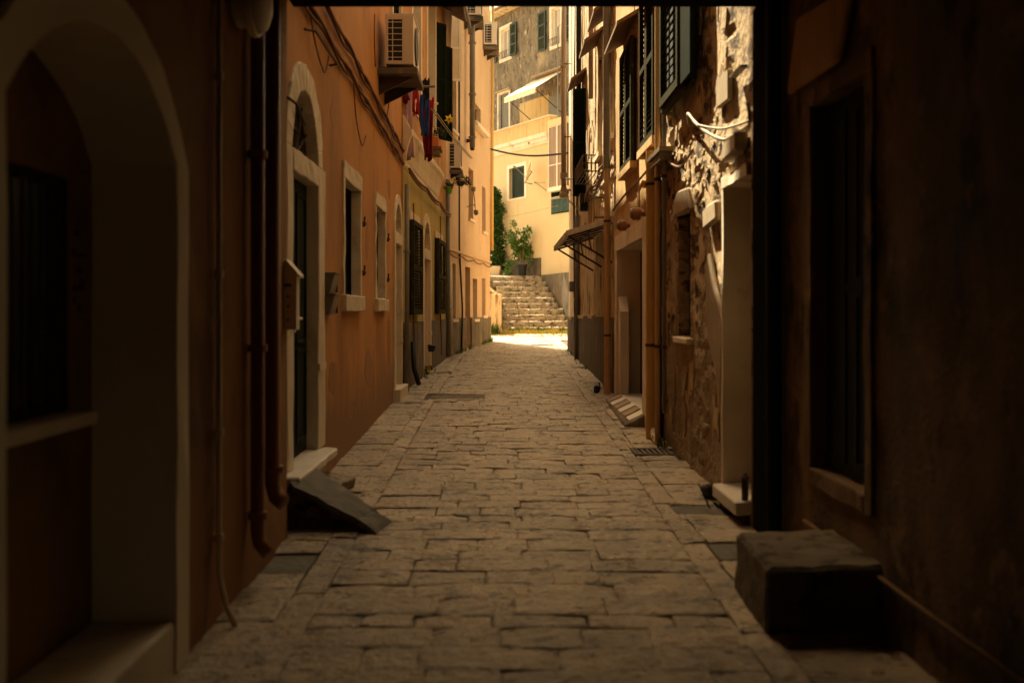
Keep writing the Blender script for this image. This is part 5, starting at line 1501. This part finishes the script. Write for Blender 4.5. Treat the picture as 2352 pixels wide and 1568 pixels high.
def flower_pot(name, c, prof, m_, lab, fl, nleaf=260, rr=.16, ls=.04):
    r_ = thing(name, c, lab, 'flower pot'); c = Vector(c)
    m = MB(); m.lathe(c, prof, 14); m.build('pot', m_, r_)
    tp = c + Vector((0, 0, prof[-1][1] + rr * .5))
    cl = [(tp + Vector((random.uniform(-rr, rr), random.uniform(-rr, rr), random.uniform(-rr * .9, rr * .6))), rr * .5) for _ in range(9)]
    m = MB(); foliage(m, cl, nleaf, ls, 0); tag(m.build('leaves', 'leafdark', r_), kind='stuff')
    if fl:
        m = MB(); foliage(m, cl, 60, ls * .9, 0); tag(m.build('flowers', fl, r_), kind='stuff')
    return r_
c0 = wp(998, 336, 18.2)
flp = thing('window_planter', c0, 'square terracotta planter with pink flowers on a window shelf beside the washing', 'planter')
m = MB(); m.wbox(c0.x - .10, c0.x + .08, 18.1, 18.5, c0.z - .02, c0.z + .16); m.build('box', 'terracotta', flp, bevel=.01)
m = MB(); m.wbox(c0.x - .16, c0.x + .13, 18.05, 18.55, c0.z - .07, c0.z - .025); m.wbox(c0.x - .14, c0.x + .10, 18.07, 18.5, c0.z - .16, c0.z - .072); m.build('shelf', 'brownwood', flp)
cl = [(c0 + Vector((random.uniform(-.12, .14), random.uniform(0, .3), .22 + random.uniform(0, .1))), .07) for _ in range(9)]
m = MB(); foliage(m, cl, 300, .04, 0); tag(m.build('leaves', 'leafdark', flp), kind='stuff')
m = MB(); foliage(m, [(c + Vector((0, 0, .05)), r) for c, r in cl], 40, .035, 0); tag(m.build('flowers', 'pinkf', flp), kind='stuff')
flower_pot('flower_pot', wp(1031, 445, 20.3), [(.055, 0), (.085, .11), (.09, .12)], 'limepot', 'lime green hanging pot with trailing plant under the air conditioner', 'pinkf', nleaf=130, rr=.09)
flower_pot('hanging_basket', wp(1058, 428, 20.9), [(.05, 0), (.09, .07), (.10, .10)], 'black', 'dark hanging basket overflowing with green leaves and pink flowers', 'pinkf', nleaf=420, rr=.17)
c0 = wp(1032, 274, 18.9)
pw = thing('flower_windmill', c0, 'yellow flower shaped windmill above the planter by the green shutters', 'windmill')
m = MB()
for k in range(6):
    an = math.pi * k / 3 + .3
    d = Vector((math.cos(an), 0, math.sin(an))); s_ = Vector((-math.sin(an), 0, math.cos(an)))
    m.add([c0, c0 + d * .05 + s_ * .025 + Vector((0, -.02, 0)), c0 + d * .10, c0 + d * .05 - s_ * .025 + Vector((0, .01, 0))], [(0, 1, 2), (0, 2, 3)])
m.build('petals', 'yellowf', pw)
m = MB(); m.tube([c0 + Vector((0, .01, 0)), c0 + Vector((-.08, .02, -.35))], .006, 5); m.lathe(c0 - Vector((0, .02, 0)), [(.02, 0), (.015, .02)], 8, (0, -1, 0)); m.build('stick', 'leaf', pw)

# ------------------------------------------------------------------ right side fittings
# flue pipe hung near the far right corner
pipe('flue_pipe', [(1.43, 22.6, 10.2), (1.43, 22.6, 4.35)], .060, 'flue', 'long pale flue pipe hanging in front of the far right corner', 'flue', clamps=[(1.43, 22.6, z) for z in (9.3, 7.1)])
m = MB(); m.lathe((1.43, 22.6, 4.12), [(.07, 0), (.10, .03), (.10, .10), (.07, .14), (.07, .24)], 14); m.lathe((1.43, 22.6, 4.55), [(.08, 0), (.08, .14)], 12); m.rbox((1.50, 22.6, 4.3), .3, .05, .05, .01)
tag(m.build('rain_cowl', 'flue'), 'lumpy rusty cap at the lower end of the pale flue pipe', 'cowl')
for (z_, w1) in ((9.4, 'topmost'), (7.15, 'middle'), (5.5, 'lowest')):
    m = MB(); m.tube([(1.43, 22.55, z_), (1.60, 22.55, z_)], .012, 6)
    tag(m.build('pipe_bracket', 'iron'), w1 + ' thin iron bracket holding the pale flue pipe off the white house', 'bracket', 'brackets of the pale flue pipe')
m = MB(); m.tube([wp(1300, 411, 20.5), wp(1375, 412, 17.8)], .022, 6); tag(m.build('steel_arm', 'steel'), 'straight grey steel arm carrying the clothes rack on the tan house', 'steel arm')
m = MB(); m.tube([wp(1311, 414, 20.5), wp(1355, 445, 18.4)], .024, 6); tag(m.build('steel_arm', 'steel'), 'slanting grey steel strut under the straight arm on the tan house', 'steel arm')
m = MB(); m.tube([wp(1300, 455, 21.5), wp(1336, 488, 20.6)], .022, 6); tag(m.build('steel_arm', 'steel'), 'slanting grey strut below the cap of the pale flue', 'steel arm')
# iron basket rack
rk = thing('iron_rack', (1.5, 17.2, 3.9), 'small black wrought iron pot rack fixed under the windows of the tan house', 'iron rack')
m = MB()
for z_ in (3.86, 3.99, 4.12): m.tube([(1.61, 16.4, z_), (1.36, 16.4, z_), (1.36, 18.1, z_), (1.61, 18.1, z_)], .010, 6)
m.build('rails', 'iron', rk)
for k in range(12):
    m = MB(); y_ = 16.4 + 1.7 * k / 11; m.tube([(1.36, y_, 3.84), (1.345, y_, 4.0), (1.36, y_, 4.14)], .008, 5); m.build('baluster', 'iron', rk)
for k in range(3):
    m = MB(); x_ = 1.42 + .07 * k; m.tube([(x_, 16.4, 3.84), (x_, 16.4, 4.14)], .008, 5); m.build('baluster', 'iron', rk)
for k in range(4):
    m = MB(); x_ = 1.40 + .06 * k; m.tube([(x_, 16.4, 3.855), (x_, 18.1, 3.855)], .008, 5); m.build('floor_bar', 'iron', rk)
# thick frayed cable bundle on R3
random.seed(11)
root = thing('frayed_cable_bundle', (1.55, 16, 3.6), 'thick frayed bundle of dark cables sloping along the tan house', 'cable bundle')
for k in range(8):
    m = MB(); pts = []
    for i in range(26):
        t = i / 25
        pts.append((1.56 - .035 * math.sin(k + i * .5) - .02 * (k % 3), 14.0 + 4.4 * t, 3.74 - .16 * t + .06 * math.sin(k * 1.7 + i * .8) * (.3 + t) - .12 * math.sin(math.pi * t) + .012 * k))
    m.tube(pts, .013, 5); m.build('cable', 'cable' if k % 3 else 'steel', root)
m = MB(); m.wbox(1.46, 1.6, 18.3, 18.5, 3.40, 3.72); tag(m.build('junction_box', 'black'), 'black junction box at the end of the frayed cable bundle', 'junction box')
for (z_, y_, lab) in ((3.18, 14.25, 'upper rusty iron bar projecting beside the ochre house pipe'), (2.90, 14.3, 'lower rusty iron bar projecting beside the ochre house pipe')):
    m = MB(); m.tube([(1.6, y_, z_), (1.34, y_, z_ + .0)], .014, 6); tag(m.build('iron_bar', 'iron'), lab, 'iron bar', 'iron bars beside the pipe')
# canopy
cp = thing('street_canopy', (1.3, 15.5, 2.7), 'rusty iron framed canopy of grey boards projecting over the street on the right', 'canopy')
for k in range(6):          # old boards with gaps between them
    x0_ = .985 + k * .104; x1_ = x0_ + .085
    zz_ = lambda x: 2.655 + (x - .98) * .317 + .004 * k
    m = MB(); m.hexa([(x0_, 14.24, zz_(x0_)), (x1_, 14.24, zz_(x1_)), (x1_, 17.28, zz_(x1_)), (x0_, 17.28, zz_(x0_)), (x0_, 14.24, zz_(x0_) + .014), (x1_, 14.24, zz_(x1_) + .014), (x1_, 17.28, zz_(x1_) + .014), (x0_, 17.28, zz_(x0_) + .014)])
    m.build('board', 'palewood', cp)
m = MB()
m.tube([(1.6, 14.25, 2.82), (.97, 14.25, 2.62), (.97, 17.25, 2.62), (1.6, 17.25, 2.82)], .017, 6)
for y_ in (15.0, 15.75, 16.5): m.tube([(1.6, y_, 2.82), (.97, y_, 2.62)], .012, 6)
m.tube([(1.3, 14.25, 2.72), (1.3, 17.25, 2.72)], .012, 6)
m.build('frame', 'iron', cp)
m = MB(); m.hexa([(.93, 14.19, 2.62), (1.6, 14.19, 2.82), (1.6, 14.235, 2.82), (.93, 14.235, 2.62), (.93, 14.19, 2.70), (1.6, 14.19, 2.90), (1.6, 14.235, 2.90), (.93, 14.235, 2.70)]); m.build('fascia', 'palewood', cp)
m = MB(); m.wbox(.92, .96, 14.24, 17.3, 2.60, 2.68); m.build('gutter', 'palewood', cp)
for y_ in (14.3, 15.75, 17.2):
    m = MB(); m.tube([(.99, y_, 2.62), (1.6, y_, 2.25)], .016, 6); m.tube([(1.25, y_, 2.70), (1.3, y_, 2.44)], .010, 5); m.build('strut', 'iron', cp)
# vertical pipes R3
pipe('downpipe', [(1.56, 20.3, .6), (1.56, 20.3, 3.5)], .050, 'steel', 'grey downpipe at the far end of the tan house beside the white one', 'downpipe', clamps=[(1.56, 20.3, 1.8)])
pipe('downpipe', [(1.56, 19.9, 5.9), (1.56, 19.9, 10)], .05, 'black', 'black downpipe on the upper far end of the tan house', 'downpipe')
pipe('downpipe', [(1.55, 17.1, 5.2), (1.55, 17.1, 10)], .04, 'flue', 'pale brown pipe between the upper windows of the tan house', 'downpipe')
pipe('cable_pipe', [(1.56, 20.9, 1.0), (1.53, 20.8, 4.0), (1.55, 20.85, 8.0)], .02, 'black', 'black cable climbing the corner of the tan and white houses', 'cable')
m = MB(); m.wbox(1.50, 1.61, 14.35, 14.5, 2.02, 2.14); tag(m.build('doorbell_box', 'white', bevel=.01), 'small white box on the tan house left of the ochre pipe', 'junction box')
m = MB(); m.wbox(1.45, 1.58, 9.1, 9.85, 3.02, 3.06); m.wbox(1.47, 1.58, 9.2, 9.8, 2.95, 3.019); tag(m.build('box_light', 'pvc'), 'flat pale light fitting below the big slatted shutters', 'wall lamp')
# insulation tube draped over the rubble wall
def spline(P, k=8):
    P = [Vector(p) for p in P]; Q = []
    for i in range(len(P) - 1):
        p0 = P[max(i - 1, 0)]; p1 = P[i]; p2 = P[i + 1]; p3 = P[min(i + 2, len(P) - 1)]
        for s in range(k):
            t = s / k
            Q.append(.5 * ((2 * p1) + (p2 - p0) * t + (2 * p0 - 5 * p1 + 4 * p2 - p3) * t * t + (3 * p1 - p0 - 3 * p2 + p3) * t ** 3))
    return Q + [P[-1]]
Q = spline([(1.58, 8.32, 3.10), wp(1580, 262, 8.1), wp(1600, 285, 7.7), wp(1625, 305, 7.35), wp(1662, 321, 6.95), wp(1690, 308, 6.75), wp(1722, 285, 6.55), (1.6, 6.45, 2.9)])
m = MB(); m.tube(Q, [.013 + .002 * math.sin(i * .9) for i in range(len(Q))], 8); tag(m.build('insulated_tube', 'pvc', smooth=True), 'thick pale insulated tube draped across the rubble wall', 'tube')
Q = spline([wp(1603, 287, 7.6), wp(1630, 293, 7.3), wp(1665, 295, 6.95), wp(1722, 278, 6.5)])
m = MB(); m.tube(Q, .009, 6); tag(m.build('thin_cable', 'pvc', smooth=True), 'thin pale cable strung just above the insulated tube', 'cable')
m = MB(); m.tube(spline([wp(1534, 262, 9.2), wp(1545, 263, 9.0), wp(1550, 270, 8.9)]), .022, 8); tag(m.build('tube_end', 'pvc', smooth=True), 'short curled pale tube end beside the shuttered window', 'tube')
m = MB(); m.tube(spline([(1.55, 9.9, 3.0), (1.54, 9.3, 2.95), (1.55, 8.6, 2.80), (1.56, 8.1, 2.86)]), .010, 6); tag(m.build('thin_cable', 'cable'), 'thin brown cable running over the lintel of the small rubble window', 'cable')
m = MB(); m.tube(spline([(1.56, 13.8, 2.95), (1.55, 12.5, 3.0), (1.55, 11.2, 3.02), (1.55, 10.0, 3.06)]), .014, 6); tag(m.build('thin_cable', 'cable'), 'thin cable crossing the ochre house above the two round lamps', 'cable')
m = MB(); m.hexa([(1.55, 6.45, 3.13), (1.6, 6.45, 3.13), (1.6, 6.75, 3.13), (1.55, 6.75, 3.13), (1.55, 6.45, 3.145), (1.6, 6.45, 3.15), (1.6, 6.75, 3.15), (1.55, 6.75, 3.145)]); tag(m.build('shelf_bracket', 'steel'), 'small grey metal shelf high beside the passage pier', 'shelf')
m = MB(); m.rbox((1.53, 7.2, gz(7.2) + .05), .12, .12, .10, .02, .4); tag(m.build('black_lump', 'black', bevel=.02), 'small black rubber stop lying at the foot of the rubble wall', 'rubber stop')
m = MB(); m.rbox((1.36, 14.1, gz(14.1) + .05), .07, .09, .11, .02, .4); tag(m.build('black_lump', 'black', bevel=.02), 'small black rubber stop at the far edge of the tiled ramp', 'rubber stop')
# cable across the alley mouth
A_, B2 = F4.p(F4.L - .1, .03, F4.z(1137, 357)), Vector((1.56, 22.9, EYE + (HY - 352) / FPX * 22.9))
m = MB(); n = 20
for k in range(2): m.tube([A_.lerp(B2, i / n) + Vector((0, 0, -.12 * math.sin(math.pi * i / n) + .02 * k)) for i in range(n + 1)], .014, 6)
tag(m.build('overhead_cable', 'black'), 'dark overhead cable crossing the alley mouth in front of the yellow house', 'cable')
m = MB(); m.tube([FA.p(FA.u(1140), .1, 5.0), FA.p(FA.u(1200), .3, 4.93), FA.p(FA.u(1300), .3, 5.05)], .006, 5); tag(m.build('thin_line', 'wood'), 'very thin line stretched low across the yellow house wall', 'line')
# right and left closing buildings out of the frame, so the plaza is enclosed as a place
fb = thing('plaza_house', (9, 27, 0), 'plain house closing the small square to the right beyond the white corner', 'house')
m = MB(); m.wbox(5.5, 11, 23.2, 31, 0, 6.5); m.build('wall', 'yellow', fb)
for o in list(COL.objects):
    if '_o' in o: del o['_o']
